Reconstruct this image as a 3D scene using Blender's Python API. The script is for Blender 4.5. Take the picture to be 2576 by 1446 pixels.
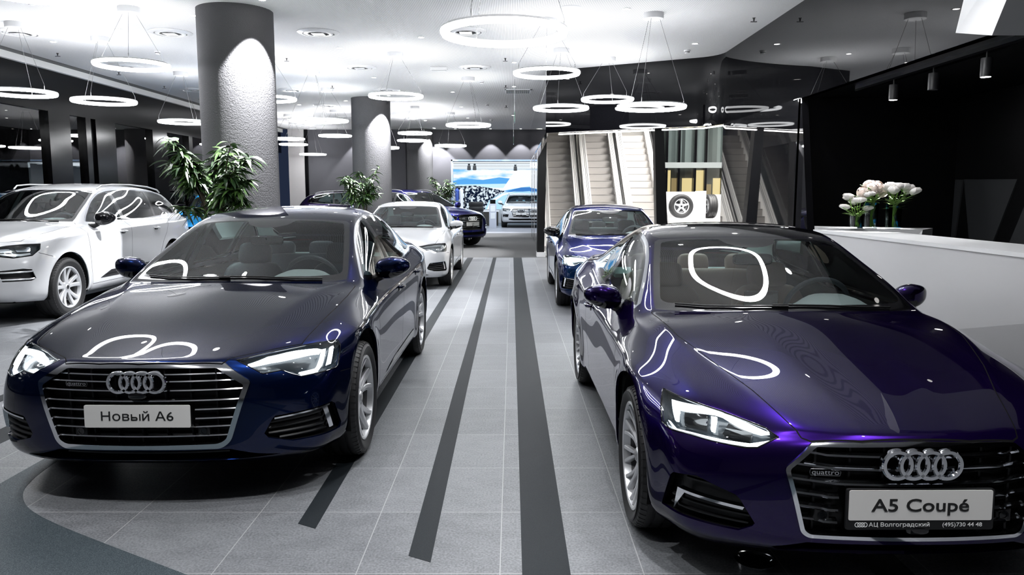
import bpy, bmesh, math, random
import numpy as np
from mathutils import Vector, Matrix
from mathutils.bvhtree import BVHTree

# ------------------------------------------------------------------ camera
for _o in list(bpy.data.objects):
    bpy.data.objects.remove(_o)
SC = bpy.context.scene
COL = SC.collection
PI = math.pi
CAM_H = 1.555
cam_data = bpy.data.cameras.new('camera')
cam_data.sensor_width = 36.0
cam_data.lens = 26.902
cam_data.clip_start = 0.05
cam_data.clip_end = 300
camera = bpy.data.objects.new('camera', cam_data)
camera.location = (0, 0, CAM_H)
camera.rotation_euler = (math.radians(90 - 6.916), 0, 0)
COL.objects.link(camera)
SC.camera = camera

# ------------------------------------------------------------------ world, exposure
world = bpy.data.worlds.new('night_sky')
SC.world = world
world.use_nodes = True
world.node_tree.nodes['Background'].inputs[0].default_value = (0.035, 0.05, 0.10, 1)
world.node_tree.nodes['Background'].inputs[1].default_value = 0.25
SC.view_settings.view_transform = 'Standard'
SC.view_settings.look = 'None'
SC.view_settings.exposure = 0.9
SC.view_settings.gamma = 1.0
SC.view_settings.use_curve_mapping = False
SC.cycles.max_bounces = 9
SC.cycles.diffuse_bounces = 3
SC.cycles.glossy_bounces = 5
SC.cycles.transmission_bounces = 6
SC.cycles.transparent_max_bounces = 14
SC.cycles.sample_clamp_indirect = 6.0
SC.cycles.caustics_reflective = False
SC.cycles.caustics_refractive = False
SC.cycles.use_denoising = True
# ------------------------------------------------------------------ helpers
def link(o, parent=None):
    COL.objects.link(o)
    if parent is not None:
        o.parent = parent
    return o

def mesh_obj(name, V, F, mat=None, parent=None, smooth=True, N=None, loc=None, sharp=None):
    me = bpy.data.meshes.new(name)
    me.from_pydata([tuple(map(float, v)) for v in V], [], [tuple(map(int, f)) for f in F])
    if smooth:
        me.polygons.foreach_set('use_smooth', [True] * len(me.polygons))
        if N is not None:
            me.normals_split_custom_set_from_vertices([tuple(map(float, n)) for n in N])
        elif sharp:
            me.set_sharp_from_angle(angle=math.radians(sharp))
    if mat is not None:
        for m in (mat if isinstance(mat, (list, tuple)) else [mat]):
            me.materials.append(m)
    me.update()
    o = bpy.data.objects.new(name, me)
    if loc is not None:
        o.location = loc
    return link(o, parent)

def tag(o, label=None, cat=None, group=None, kind=None):
    if label: o['label'] = label
    if cat: o['category'] = cat
    if group: o['group'] = group
    if kind: o['kind'] = kind
    return o

def thing(name, label, cat, loc=(0, 0, 0), rz=0.0, group=None):
    o = bpy.data.objects.new(name, None)
    o.empty_display_size = 0.1
    o.location = loc
    o.rotation_euler = (0, 0, rz)
    link(o)
    return tag(o, label, cat, group)

def copy_tree(o, parent=None):
    c = o.copy()
    COL.objects.link(c)
    if parent is not None:
        c.parent = parent
    for ch in list(o.children):
        copy_tree(ch, c)
    return c

class MB:
    """collects vertices and faces of one mesh"""
    def __init__(self): self.V = []; self.F = []; self.M = []; self.mi = 0
    def add(self, V, F):
        b = len(self.V)
        self.V += [tuple(map(float, v)) for v in V]
        self.F += [tuple(int(i) + b for i in f) for f in F]
        self.M += [self.mi] * len(F)
        return self
    def box(self, lo, hi):
        x0, y0, z0 = lo; x1, y1, z1 = hi
        return self.add([(x0,y0,z0),(x1,y0,z0),(x1,y1,z0),(x0,y1,z0),(x0,y0,z1),(x1,y0,z1),(x1,y1,z1),(x0,y1,z1)],
                        [(0,3,2,1),(4,5,6,7),(0,1,5,4),(1,2,6,5),(2,3,7,6),(3,0,4,7)])
    def hexa(self, P):   # eight corners, bottom four then top four
        return self.add(P, [(0,3,2,1),(4,5,6,7),(0,1,5,4),(1,2,6,5),(2,3,7,6),(3,0,4,7)])
    def prism(self, poly, z0, z1):
        n = len(poly)
        V = [(p[0], p[1], z0) for p in poly] + [(p[0], p[1], z1) for p in poly]
        F = [tuple(range(n))[::-1], tuple(range(n, 2*n))] + [(i, (i+1) % n, n+(i+1) % n, n+i) for i in range(n)]
        return self.add(V, F)
    def lathe(self, prof, n=32, axis='z', c=(0,0,0), close=False, a0=0, a1=2*PI):
        full = abs(a1 - a0 - 2*PI) < 1e-6
        m = n if full else n + 1
        V = []
        for i in range(m):
            a = a0 + (a1 - a0) * i / n
            for r, h in prof:
                if axis == 'z': p = (r*math.cos(a), r*math.sin(a), h)
                elif axis == 'y': p = (r*math.cos(a), h, r*math.sin(a))
                else: p = (h, r*math.cos(a), r*math.sin(a))
                V.append((p[0]+c[0], p[1]+c[1], p[2]+c[2]))
        k = len(prof); F = []
        for i in range(n):
            j = (i + 1) % m
            for q in range(k - 1 + (1 if close else 0)):
                q2 = (q + 1) % k
                f = (i*k+q, j*k+q, j*k+q2, i*k+q2)
                F.append(f if axis != 'y' else f[::-1])
        return self.add(V, F)
    def tube(self, pts, r, n=8, closed=False, caps=True, prof=None, upv=(0, 0, 1)):
        P = [Vector(p) for p in pts]; m = len(P)
        rr = r if isinstance(r, (list, tuple)) else [r] * m
        prev = None; V = []; F = []
        for i in range(m):
            a = P[i-1] if (i > 0 or closed) else P[i]
            b = P[(i+1) % m] if (i < m-1 or closed) else P[i]
            t = (b - a)
            t = t.normalized() if t.length > 1e-9 else Vector((0, 0, 1))
            if prof is not None:
                u = Vector(upv); u = (u - t * u.dot(t)).normalized(); w = t.cross(u)
            else:
                if prev is None:
                    u = t.orthogonal().normalized()
                else:
                    u = (prev - t * prev.dot(t)).normalized()
                prev = u; w = t.cross(u)
            if prof is not None:
                for pu, pw in prof: V.append(P[i] + u * (pu * rr[i]) + w * (pw * rr[i]))
            else:
                for k in range(n):
                    an = 2*PI*k/n
                    V.append(P[i] + (u*math.cos(an) + w*math.sin(an)) * rr[i])
        k = len(prof) if prof is not None else n
        for i in range(m if closed else m-1):
            j = (i+1) % m
            for q in range(k):
                F.append((i*k+q, i*k+(q+1) % k, j*k+(q+1) % k, j*k+q))
        if caps and not closed:
            F.append(tuple(range(k))[::-1]); F.append(tuple((m-1)*k+q for q in range(k)))
        return self.add(V, F)
    def ball(self, c, r, nu=16, nv=10):
        rx, ry, rz = r if isinstance(r, (tuple, list)) else (r, r, r)
        V = []; F = []
        for j in range(nv+1):
            th = PI*j/nv
            for i in range(nu):
                ph = 2*PI*i/nu
                V.append((c[0]+rx*math.sin(th)*math.cos(ph), c[1]+ry*math.sin(th)*math.sin(ph), c[2]+rz*math.cos(th)))
        for j in range(nv):
            for i in range(nu):
                a = j*nu+i; b = j*nu+(i+1) % nu
                if j == 0: F.append((a, a+nu, b+nu))
                elif j == nv-1: F.append((a, a+nu, b))
                else: F.append((a, a+nu, b+nu, b))
        return self.add(V, F)
    def xf(self, M):
        self.V = [tuple(M @ Vector(v)) for v in self.V]; return self
    def build(self, name, mat=None, parent=None, smooth=True, sharp=35, loc=None, bevel=0.0, subd=0):
        o = mesh_obj(name, self.V, self.F, mat, parent, smooth, None, loc, sharp)
        if any(self.M):
            o.data.polygons.foreach_set('material_index', self.M)
        if bevel:
            md = o.modifiers.new('bevel', 'BEVEL'); md.width = bevel; md.segments = 2; md.limit_method = 'ANGLE'; md.angle_limit = math.radians(30)
            md.harden_normals = False
        if subd:
            md = o.modifiers.new('subdivision', 'SUBSURF'); md.levels = subd; md.render_levels = subd
        return o

def pchip(xs, ys, x):
    xs = np.asarray(xs, float); ys = np.asarray(ys, float)
    h = np.diff(xs); d = np.diff(ys) / h
    m = np.zeros_like(ys)
    if len(xs) == 2: m[:] = d[0]
    else:
        for i in range(1, len(xs)-1):
            if d[i-1]*d[i] > 0:
                w1 = 2*h[i]+h[i-1]; w2 = h[i]+2*h[i-1]
                m[i] = (w1+w2)/(w1/d[i-1]+w2/d[i])
        m[0] = d[0]; m[-1] = d[-1]
    x = np.clip(x, xs[0], xs[-1])
    k = np.clip(np.searchsorted(xs, x) - 1, 0, len(h)-1)
    t = (x - xs[k]) / h[k]
    return ((2*t**3-3*t**2+1)*ys[k] + (t**3-2*t**2+t)*h[k]*m[k] + (-2*t**3+3*t**2)*ys[k+1] + (t**3-t**2)*h[k]*m[k+1])

def rounded(poly, r, n=4, closed=True):
    """round the corners of a polygon"""
    P = [np.array(p[:2], float) for p in poly]; out = []; m = len(P)
    for i in range(m):
        ri = r[i] if isinstance(r, (list, tuple)) else r
        if (not closed and i in (0, m-1)) or ri <= 0:
            out.append(tuple(P[i])); continue
        a, b, c = P[i-1], P[i], P[(i+1) % m]
        la = np.linalg.norm(a-b); lc = np.linalg.norm(c-b)
        q = min(ri, la*.45, lc*.45)
        p0 = b+(a-b)/la*q; p1 = b+(c-b)/lc*q
        for k in range(n+1):
            t = k/n
            out.append(tuple((1-t)**2*p0+2*t*(1-t)*b+t*t*p1))
    return out

def offset_poly(poly, d, closed=True):
    P = np.array(poly, float); m = len(P); out = []
    area = 0.5*np.sum(P[:,0]*np.roll(P[:,1],-1)-np.roll(P[:,0],-1)*P[:,1])
    s = 1 if (area > 0 or not closed) else -1
    for i in range(m):
        if closed or 0 < i < m-1:
            a = P[i]-P[i-1]; b = P[(i+1) % m]-P[i]
        elif i == 0: a = b = P[1]-P[0]
        else: a = b = P[-1]-P[-2]
        a = a/(np.linalg.norm(a)+1e-12); b = b/(np.linalg.norm(b)+1e-12)
        na = np.array([a[1],-a[0]]); nb = np.array([b[1],-b[0]])
        v = na+nb; v = v/(np.linalg.norm(v)+1e-12)
        k = 1/max(.5, float(v @ na))
        out.append(tuple(P[i]+v*d*s*k))
    return out

def in_poly(px, py, poly):
    c = False; n = len(poly); j = n-1
    for i in range(n):
        xi, yi = poly[i]; xj, yj = poly[j]
        if (yi > py) != (yj > py) and px < (xj-xi)*(py-yi)/(yj-yi)+xi: c = not c
        j = i
    return c

def spline(pts, n=8, closed=False):
    """Catmull-Rom through points"""
    P = [np.array(p, float) for p in pts]; m = len(P); out = []
    rng = range(m) if closed else range(m-1)
    for i in rng:
        p1 = P[i]; p2 = P[(i+1) % m]
        p0 = P[i-1] if (i > 0 or closed) else 2*p1-p2
        p3 = P[(i+2) % m] if (i+2 < m or closed) else 2*p2-p1
        for k in range(n):
            t = k/n
            out.append(tuple(.5*((2*p1)+(-p0+p2)*t+(2*p0-5*p1+4*p2-p3)*t*t+(-p0+3*p1-3*p2+p3)*t**3)))
    if not closed: out.append(tuple(P[-1]))
    return out

def text_mesh(name, body, size, mat, parent, M, sx=1.0, depth=0.0012, align='CENTER', bold=0.0):
    cu = bpy.data.curves.new(name, 'FONT')
    cu.body = body; cu.size = size; cu.align_x = align; cu.align_y = 'CENTER'; cu.extrude = depth; cu.offset = bold
    cu.resolution_u = 4
    t = bpy.data.objects.new(name, cu)
    COL.objects.link(t)
    dg = bpy.context.evaluated_depsgraph_get()
    me = bpy.data.meshes.new_from_object(t.evaluated_get(dg))
    bpy.data.objects.remove(t); bpy.data.curves.remove(cu)
    me.transform(M @ Matrix.Diagonal((sx, 1, 1, 1)))
    me.materials.clear(); me.materials.append(mat)
    o = bpy.data.objects.new(name, me)
    return link(o, parent)

# ------------------------------------------------------------------ materials
MATS = {}
def srgb(r, g, b):
    f = lambda c: c/12.92 if c <= 0.04045 else ((c+0.055)/1.055)**2.4
    return (f(r/255), f(g/255), f(b/255), 1.0)

def mat(name, col=(.5,.5,.5,1), rough=.5, metal=0.0, coat=0.0, emis=None, estr=0.0, spec=.5, trans=0.0, alpha=1.0, coat_rough=.03, ior=1.5, sheen=0):
    if name in MATS: return MATS[name]
    m = bpy.data.materials.new(name); m.use_nodes = True
    b = m.node_tree.nodes['Principled BSDF']
    if len(col) == 3: col = tuple(col)+(1,)
    b.inputs['Base Color'].default_value = col
    b.inputs['Roughness'].default_value = rough
    b.inputs['Metallic'].default_value = metal
    b.inputs['Coat Weight'].default_value = coat
    b.inputs['Coat Roughness'].default_value = coat_rough
    b.inputs['Specular IOR Level'].default_value = spec
    b.inputs['Transmission Weight'].default_value = trans
    b.inputs['IOR'].default_value = ior
    b.inputs['Alpha'].default_value = alpha
    b.inputs['Sheen Weight'].default_value = sheen
    if emis is not None:
        b.inputs['Emission Color'].default_value = tuple(emis)[:3]+(1,)
        b.inputs['Emission Strength'].default_value = estr
    MATS[name] = m
    return m

def nd(m, typ, **kw):
    n = m.node_tree.nodes.new(typ)
    for k, v in kw.items(): setattr(n, k, v)
    return n
def lk(m, a, b): m.node_tree.links.new(a, b)
def bsdf(m): return m.node_tree.nodes['Principled BSDF']

def noise_bump(m, scale=200, strength=.2, dist=.002, detail=4, coord='Object'):
    tc = nd(m, 'ShaderNodeTexCoord'); nz = nd(m, 'ShaderNodeTexNoise')
    nz.inputs['Scale'].default_value = scale; nz.inputs['Detail'].default_value = detail
    bp = nd(m, 'ShaderNodeBump'); bp.inputs['Strength'].default_value = strength; bp.inputs['Distance'].default_value = dist
    lk(m, tc.outputs[coord], nz.inputs['Vector']); lk(m, nz.outputs['Fac'], bp.inputs['Height']); lk(m, bp.outputs['Normal'], bsdf(m).inputs['Normal'])
    return nz

def glass_mat(name, tint=(.75,.85,.83), refl=1.0, ior=1.5):
    """thin pane: fresnel reflection over a tinted see-through layer"""
    if name in MATS: return MATS[name]
    m = bpy.data.materials.new(name); m.use_nodes = True
    nt = m.node_tree; nt.nodes.clear()
    out = nt.nodes.new('ShaderNodeOutputMaterial'); mix = nt.nodes.new('ShaderNodeMixShader')
    tr = nt.nodes.new('ShaderNodeBsdfTransparent'); gl = nt.nodes.new('ShaderNodeBsdfGlossy'); fr = nt.nodes.new('ShaderNodeFresnel')
    tr.inputs[0].default_value = tuple(tint)+(1,); gl.inputs['Roughness'].default_value = .0
    gl.inputs[0].default_value = (refl, refl, refl, 1)
    fr.inputs['IOR'].default_value = ior
    nt.links.new(fr.outputs[0], mix.inputs[0]); nt.links.new(tr.outputs[0], mix.inputs[1]); nt.links.new(gl.outputs[0], mix.inputs[2])
    nt.links.new(mix.outputs[0], out.inputs[0])
    MATS[name] = m
    return m

def emit_mat(name, col, strength):
    if name in MATS: return MATS[name]
    m = bpy.data.materials.new(name); m.use_nodes = True
    nt = m.node_tree; nt.nodes.clear()
    out = nt.nodes.new('ShaderNodeOutputMaterial'); e = nt.nodes.new('ShaderNodeEmission')
    e.inputs[0].default_value = tuple(col)[:3]+(1,); e.inputs[1].default_value = strength
    nt.links.new(e.outputs[0], out.inputs[0])
    MATS[name] = m
    return m

def paint(name, col, metal=.75, rough=.3, tint=None):
    m = mat(name, col, rough, metal, coat=1.0, coat_rough=.012, spec=.15)
    b = bsdf(m)
    b.inputs['Coat IOR'].default_value = 1.42
    b.inputs['Specular Tint'].default_value = tuple(tint or [min(1, c*4) for c in col])[:3]+(1,)
    return m
BLACK = mat('black_plastic', (.006,.006,.007), .45)
GLOSSBLACK = mat('gloss_black', (.004,.004,.005), .06, coat=.5)
MATBLACK = mat('matt_black', (.004,.004,.004), .8, spec=.2)
SEAM = mat('panel_gap', (.001,.001,.0012), .7, spec=.1)
CHROME = mat('chrome', (.88,.89,.92), .08, 1.0)
SATIN = mat('satin_aluminium', (.75,.76,.78), .25, 1.0)
RIMSILVER = mat('wheel_silver', (.72,.73,.75), .32, .55, coat=.6)
TYRE = mat('tyre_rubber', (.012,.012,.013), .55)
RUBBER = mat('rubber_seal', (.006,.006,.006), .5)
PLATE = mat('plate_face', (.74,.73,.71), .5)
INK = mat('plate_ink', (.01,.01,.01), .5)
WHITEINK = mat('white_ink', (.85,.85,.85), .5)
LINING = mat('cabin_lining', (.74,.78,.77), .8)
DARKTRIM = mat('cabin_dark_trim', (.04,.05,.06), .6)
DASH = mat('dashboard_grey', (.40,.45,.45), .6)
BLUELEATHER = mat('dark_leather', (.030,.040,.060), .45)
BROWNLEATHER = mat('brown_leather', (.34,.24,.19), .5)
DRL = emit_mat('daytime_light', (.88,.95,1.0), 3.6)
GRILLEBLACK = mat('grille_black', (.0025,.0025,.003), .35, spec=.3)
REFLECTOR = mat('lamp_reflector', (.75,.78,.82), .15, 1.0)
LENS = glass_mat('lamp_lens', (.92,.95,.96))
SCREEN = glass_mat('windscreen_glass', (.90,.97,.96), 1.0, 1.45)
SIDEGLASS = glass_mat('side_window_glass', (.66,.82,.79), 1.0, 1.55)
DARKGLASS = glass_mat('privacy_glass', (.12,.15,.16), 1.0, 1.6)
# ------------------------------------------------------------------ room materials
def floor_tiles():
    m = mat('floor_tile', (.3,.3,.3), .42, spec=.28)
    tc = nd(m, 'ShaderNodeTexCoord'); sx = nd(m, 'ShaderNodeSeparateXYZ'); lk(m, tc.outputs['Object'], sx.inputs[0])
    def line(sock, off, pitch, w):
        a = nd(m, 'ShaderNodeMath', operation='SUBTRACT'); lk(m, sock, a.inputs[0]); a.inputs[1].default_value = off-w/2
        b = nd(m, 'ShaderNodeMath', operation='FLOORED_MODULO'); lk(m, a.outputs[0], b.inputs[0]); b.inputs[1].default_value = pitch
        c = nd(m, 'ShaderNodeMath', operation='LESS_THAN'); lk(m, b.outputs[0], c.inputs[0]); c.inputs[1].default_value = w
        return c.outputs[0]
    lx = line(sx.outputs[0], -.05, .595, .0045); ly = line(sx.outputs[1], 3.0, .6155, .0045)
    mx = nd(m, 'ShaderNodeMath', operation='MAXIMUM'); lk(m, lx, mx.inputs[0]); lk(m, ly, mx.inputs[1])
    n1 = nd(m, 'ShaderNodeTexNoise'); n1.inputs['Scale'].default_value = 6; n1.inputs['Detail'].default_value = 6; n1.inputs['Roughness'].default_value = .65
    mp = nd(m, 'ShaderNodeMapping'); mp.inputs['Scale'].default_value = (.9, 1.5, 1); lk(m, tc.outputs['Object'], mp.inputs[0]); lk(m, mp.outputs[0], n1.inputs['Vector'])
    n2 = nd(m, 'ShaderNodeTexNoise'); n2.inputs['Scale'].default_value = 95; n2.inputs['Detail'].default_value = 5; lk(m, tc.outputs['Object'], n2.inputs['Vector'])
    # one tone per tile
    fl = nd(m, 'ShaderNodeVectorMath', operation='FLOOR'); sc = nd(m, 'ShaderNodeVectorMath', operation='MULTIPLY_ADD')
    lk(m, tc.outputs['Object'], sc.inputs[0]); sc.inputs[1].default_value = (1/.595, 1/.6155, 0); sc.inputs[2].default_value = (.05/.595, -3.0/.6155, 0)
    lk(m, sc.outputs[0], fl.inputs[0]); wn = nd(m, 'ShaderNodeTexWhiteNoise'); lk(m, fl.outputs[0], wn.inputs['Vector'])
    add = nd(m, 'ShaderNodeMath', operation='MULTIPLY_ADD'); lk(m, n2.outputs['Fac'], add.inputs[0]); add.inputs[1].default_value = 1.0; hn = nd(m, 'ShaderNodeMath', operation='MULTIPLY_ADD'); lk(m, n1.outputs['Fac'], hn.inputs[0]); hn.inputs[1].default_value = .5; hn.inputs[2].default_value = .02; lk(m, hn.outputs[0], add.inputs[2])
    ad2 = nd(m, 'ShaderNodeMath', operation='MULTIPLY_ADD'); lk(m, wn.outputs['Value'], ad2.inputs[0]); ad2.inputs[1].default_value = .12; lk(m, add.outputs[0], ad2.inputs[2])
    cr = nd(m, 'ShaderNodeValToRGB'); cr.color_ramp.elements[0].position = .5; cr.color_ramp.elements[0].color = (.075,.079,.086,1)
    cr.color_ramp.elements[1].position = 1.15; cr.color_ramp.elements[1].position = 1.0; cr.color_ramp.elements[1].color = (.222,.231,.246,1)
    lk(m, ad2.outputs[0], cr.inputs[0])
    mix = nd(m, 'ShaderNodeMix', data_type='RGBA'); lk(m, mx.outputs[0], mix.inputs[0]); lk(m, cr.outputs[0], mix.inputs[6]); mix.inputs[7].default_value = (.36,.36,.37,1)
    lk(m, mix.outputs[2], bsdf(m).inputs['Base Color'])
    rr = nd(m, 'ShaderNodeMapRange'); lk(m, n1.outputs['Fac'], rr.inputs[0]); rr.inputs[3].default_value = .34; rr.inputs[4].default_value = .52; lk(m, rr.outputs[0], bsdf(m).inputs['Roughness'])
    bp = nd(m, 'ShaderNodeBump'); bp.inputs['Strength'].default_value = .22; bp.inputs['Distance'].default_value = .002; lk(m, n2.outputs['Fac'], bp.inputs['Height']); lk(m, bp.outputs[0], bsdf(m).inputs['Normal'])
    return m

def speckle(name, a, b, scale=260, rough=.6, bump=.3):
    m = mat(name, a, rough, spec=.2)
    tc = nd(m, 'ShaderNodeTexCoord'); nz = nd(m, 'ShaderNodeTexNoise'); nz.inputs['Scale'].default_value = scale; nz.inputs['Detail'].default_value = 2
    lk(m, tc.outputs['Object'], nz.inputs['Vector'])
    cr = nd(m, 'ShaderNodeValToRGB'); cr.color_ramp.elements[0].position = .42; cr.color_ramp.elements[0].color = tuple(a)[:3]+(1,); cr.color_ramp.elements[1].position = .72; cr.color_ramp.elements[1].color = tuple(b)[:3]+(1,)
    lk(m, nz.outputs['Fac'], cr.inputs[0]); lk(m, cr.outputs[0], bsdf(m).inputs['Base Color'])
    bp = nd(m, 'ShaderNodeBump'); bp.inputs['Strength'].default_value = bump; bp.inputs['Distance'].default_value = .002; lk(m, nz.outputs['Fac'], bp.inputs['Height']); lk(m, bp.outputs[0], bsdf(m).inputs['Normal'])
    return m

def slotted_ceiling():
    m = mat('slotted_ceiling', (.78,.78,.79), .8)
    tc = nd(m, 'ShaderNodeTexCoord'); sx = nd(m, 'ShaderNodeSeparateXYZ'); lk(m, tc.outputs['Object'], sx.inputs[0])
    a = nd(m, 'ShaderNodeMath', operation='FLOORED_MODULO'); lk(m, sx.outputs[0], a.inputs[0]); a.inputs[1].default_value = .024
    b = nd(m, 'ShaderNodeMath', operation='LESS_THAN'); lk(m, a.outputs[0], b.inputs[0]); b.inputs[1].default_value = .0085
    mix = nd(m, 'ShaderNodeMix', data_type='RGBA'); lk(m, b.outputs[0], mix.inputs[0]); mix.inputs[6].default_value = (.88,.88,.89,1); mix.inputs[7].default_value = (.46,.46,.47,1)
    lk(m, mix.outputs[2], bsdf(m).inputs['Base Color'])
    return m

def plaster(name, col, scale=38, strength=.5):
    m = mat(name, col, .85, spec=.1)
    nz = noise_bump(m, scale, strength, .012, 5)
    return m

TILE = floor_tiles()
STRIPE = speckle('dark_stripe', (.007,.010,.013), (.018,.023,.027), 420, .6)
AGG = speckle('dark_aggregate', (.030,.041,.049), (.10,.125,.14), 240, .55)
CARPET = speckle('grey_carpet', (.07,.07,.072), (.19,.19,.19), 190, .9, .6)
BACKFLOOR = speckle('smooth_floor', (.22,.22,.25), (.27,.27,.30), 30, .35, .02)
CEIL = slotted_ceiling()
WHITE_PAINT = mat('white_ceiling_paint', (.80,.80,.80), .6)
PLASTER = plaster('grey_plaster', (.098,.097,.108), 60, .25)
COLUMN = plaster('column_plaster', (.115,.114,.12), 55, .7)
BLACKGLASS = mat('black_glass_panel', (.003,.003,.004), .012, spec=.33, coat=.0)
MIRRORGLASS = mat('dark_mirror_glass', (.010,.010,.012), .02, spec=.5, ior=2.3)
FRAME = mat('dark_window_frame', (.0018,.0018,.0024), .16, spec=.18)
NICHE = mat('niche_black', (.0035,.0035,.004), .35, spec=.25)
FACET = mat('niche_facet', (.035,.037,.040), .55, spec=.3)
COUNTER = mat('counter_white', (.45,.45,.46), .45)
WHITE = mat('white_lacquer', (.82,.82,.83), .3)
RINGLIGHT = emit_mat('ring_light', (.965,.98,1.0), 26.0)
ADDED_UPFILL = emit_mat('added_upfill_strip', (.965,.98,1.0), 45.0)  # glow added to brighten the ceiling, beyond what the lamps give
LAMPLENS = emit_mat('downlight_lens', (1.0,.97,.93), 30.0)
LEDLINE = emit_mat('led_line', (1,.98,.95), 9.0)
WINGLASS = glass_mat('night_window_glass', (.55,.58,.60), 1.0, 1.9)
CLEARGLASS = glass_mat('clear_glass', (.90,.94,.94), 1.0, 1.5)

CEIL_Z = 4.15
def struct(name, mb, m, **kw):
    o = mb.build(name, m, None, **kw); o['kind'] = 'structure'; return o

# ------------------------------------------------------------------ floor, stripes
struct('floor', MB().box((-14, -6, -.10), (9, 19.0, 0)), TILE, smooth=False)
struct('floor.001', MB().box((-14, 19.0, -.10), (9, 31.3, 0)), CARPET, smooth=False)
struct('floor.002', MB().box((-14, 31.3, -.10), (9, 46, 0)), BACKFLOOR, smooth=False)
_n = [0]
def trim(mb, m, **kw):
    _n[0] += 1
    return struct('trim_%d' % _n[0], mb, m, **kw)
def stripe(poly): return trim(MB().prism(poly, 0, .0015), STRIPE, smooth=False)
stripe([(.045,-3),(.243,-3),(.240,18.98),(.034,18.98)])
stripe([(-.449,3.155),(-.347,3.095),(-.362,6.08),(-.387,18.98),(-.471,18.98),(-.464,6.08)])
stripe([(-1.019,3.481),(-.922,3.425),(-.960,18.98),(-1.110,18.98)])
stripe([(-3.42,4.0),(-3.22,4.0),(-3.22,18.98),(-3.42,18.98)])
stripe([(-3.99,4.0),(-3.87,4.0),(-3.87,18.98),(-3.99,18.98)])
stripe([(1.50,1.5),(1.66,1.5),(1.66,9.5),(1.50,9.5)])
stripe([(2.42,1.5),(2.60,1.5),(2.60,9.5),(2.42,9.5)])
_edge = spline([(-2.69,5.6),(-2.685,4.6),(-2.66,4.2),(-2.61,3.96),(-2.53,3.80),(-2.40,3.65),(-2.20,3.50),(-1.90,3.315),(-1.349,2.993),(-.75,2.64),(.0,2.2),(.9,1.68)], 5)
trim(MB().prism([(-2.775,5.6)]+_edge[1:]+[(.9,-3),(-6,-3),(-6,2.0),(-2.775,4.0)][0:3]+[(-2.775,3.0)], 0, .0012) if False else MB().prism([(-2.775,5.6)]+_edge+[(.9,-3),(-2.775,-3)], 0, .0012), AGG, smooth=False)

# ------------------------------------------------------------------ ceiling and walls
struct('ceiling', MB().box((-8.95, -6, CEIL_Z), (3.93, 31.3, CEIL_Z+.1)), CEIL, smooth=False)
trim(MB().box((-9.22, -6, CEIL_Z+.012), (-8.95, 31.3, CEIL_Z+.08)), mat('groove_grey', (.16,.16,.16), .7), smooth=False)
trim(MB().box((-9.34, -6, 4.035), (-9.22, 31.3, CEIL_Z+.012)), WHITE_PAINT, smooth=False)
# window wall on the left
wl = MB().box((-9.45, -6, 3.22), (-9.30, 31.3, 4.035))
wl.box((-9.42, -6, 0), (-9.30, 31.3, .10))
struct('wall_left', wl, FRAME, smooth=False)
mull = [(-6,-5.7),(3.0,3.3),(6.4,6.7),(9.6,9.9),(12.9,13.2),(15.60,16.35),(16.95,17.15),(17.35,18.19),(20.07,20.9),(22.3,22.55),(24.4,24.7),(26.9,27.2),(29.4,29.8)]
for i, (a, b) in enumerate(mull):
    o = struct('trim_%d' % (_n[0]+1), MB().box((-9.45, a, .10), (-9.27, b, 3.22)), FRAME, smooth=False); _n[0] += 1
_wi = 0
for (a, b), (c, d) in zip(mull[:-1], mull[1:]):
    _wi += 1
    struct('window_%d' % _wi, MB().box((-9.375, b, .10), (-9.365, c, 3.22)), WINGLASS, smooth=False)
# end wall with the wide opening
we = MB().box((-9.0, 31.3, 0), (-2.43, 31.6, CEIL_Z))
we.box((-2.43, 31.3, 2.93), (.74, 31.6, CEIL_Z))
we.box((-5.15, 31.22, 0), (-4.28, 31.3, CEIL_Z))
struct('wall_back', we, PLASTER, smooth=False)
trim(MB().box((-8.98, 31.15, 0), (-8.35, 31.3, CEIL_Z)), mat('light_pier', (.52,.50,.50), .6), smooth=False)
trim(MB().box((-8.35, 31.20, 0), (-8.22, 31.3, CEIL_Z)), FRAME, smooth=False)
struct('wall_front', MB().box((-9.4, -6.2, 0), (9, -6, CEIL_Z)), mat('front_wall_grey', (.30,.30,.31), .6), smooth=False)

# black glass volume on the right: fascia over the hall beyond, its side and the wall that runs forward
A = (.72, 16.6); Bc = (3.55, 15.03); Cc = (3.93, 14.45)
def wall_strip(mb, pts, z0, z1, t=.06):
    """upright band through plan points, thickened to its left"""
    off = offset_poly(pts, t, False)
    for (p, q), (r, s) in zip(zip(pts[:-1], pts[1:]), zip(off[:-1], off[1:])):
        mb.hexa([(p[0],p[1],z0),(q[0],q[1],z0),(s[0],s[1],z0),(r[0],r[1],z0),(p[0],p[1],z1),(q[0],q[1],z1),(s[0],s[1],z1),(r[0],r[1],z1)])
    return mb
corner = [Bc]+[tuple((1-t)**2*np.array(Bc)+2*t*(1-t)*np.array((3.90,14.84))+t*t*np.array(Cc)) for t in np.linspace(.14,1,7)]
def skin(pts, z0, z1):
    V = []; F = []
    for x, y in pts: V += [(x, y, z0), (x, y, z1)]
    for i in range(len(pts)-1): F.append((2*i, 2*i+2, 2*i+3, 2*i+1))
    n = len(pts)*2
    V += [(x+.10, y+.12, z) for (x, y, z) in V]
    F += [tuple(i+n for i in f[::-1]) for f in F]
    F += [(2*i, n+2*i, n+2*i+2, 2*i+2) for i in range(len(pts)-1)]
    return MB().add(V, F)
struct('wall_right', skin([A]+corner+[(3.93, 10.35)], 2.86, CEIL_Z), BLACKGLASS, sharp=50)
struct('wall_right.001', skin([(3.93,10.35),(3.93,-6)], 2.86, CEIL_Z), BLACKGLASS, sharp=50)
lw = MB()
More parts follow.
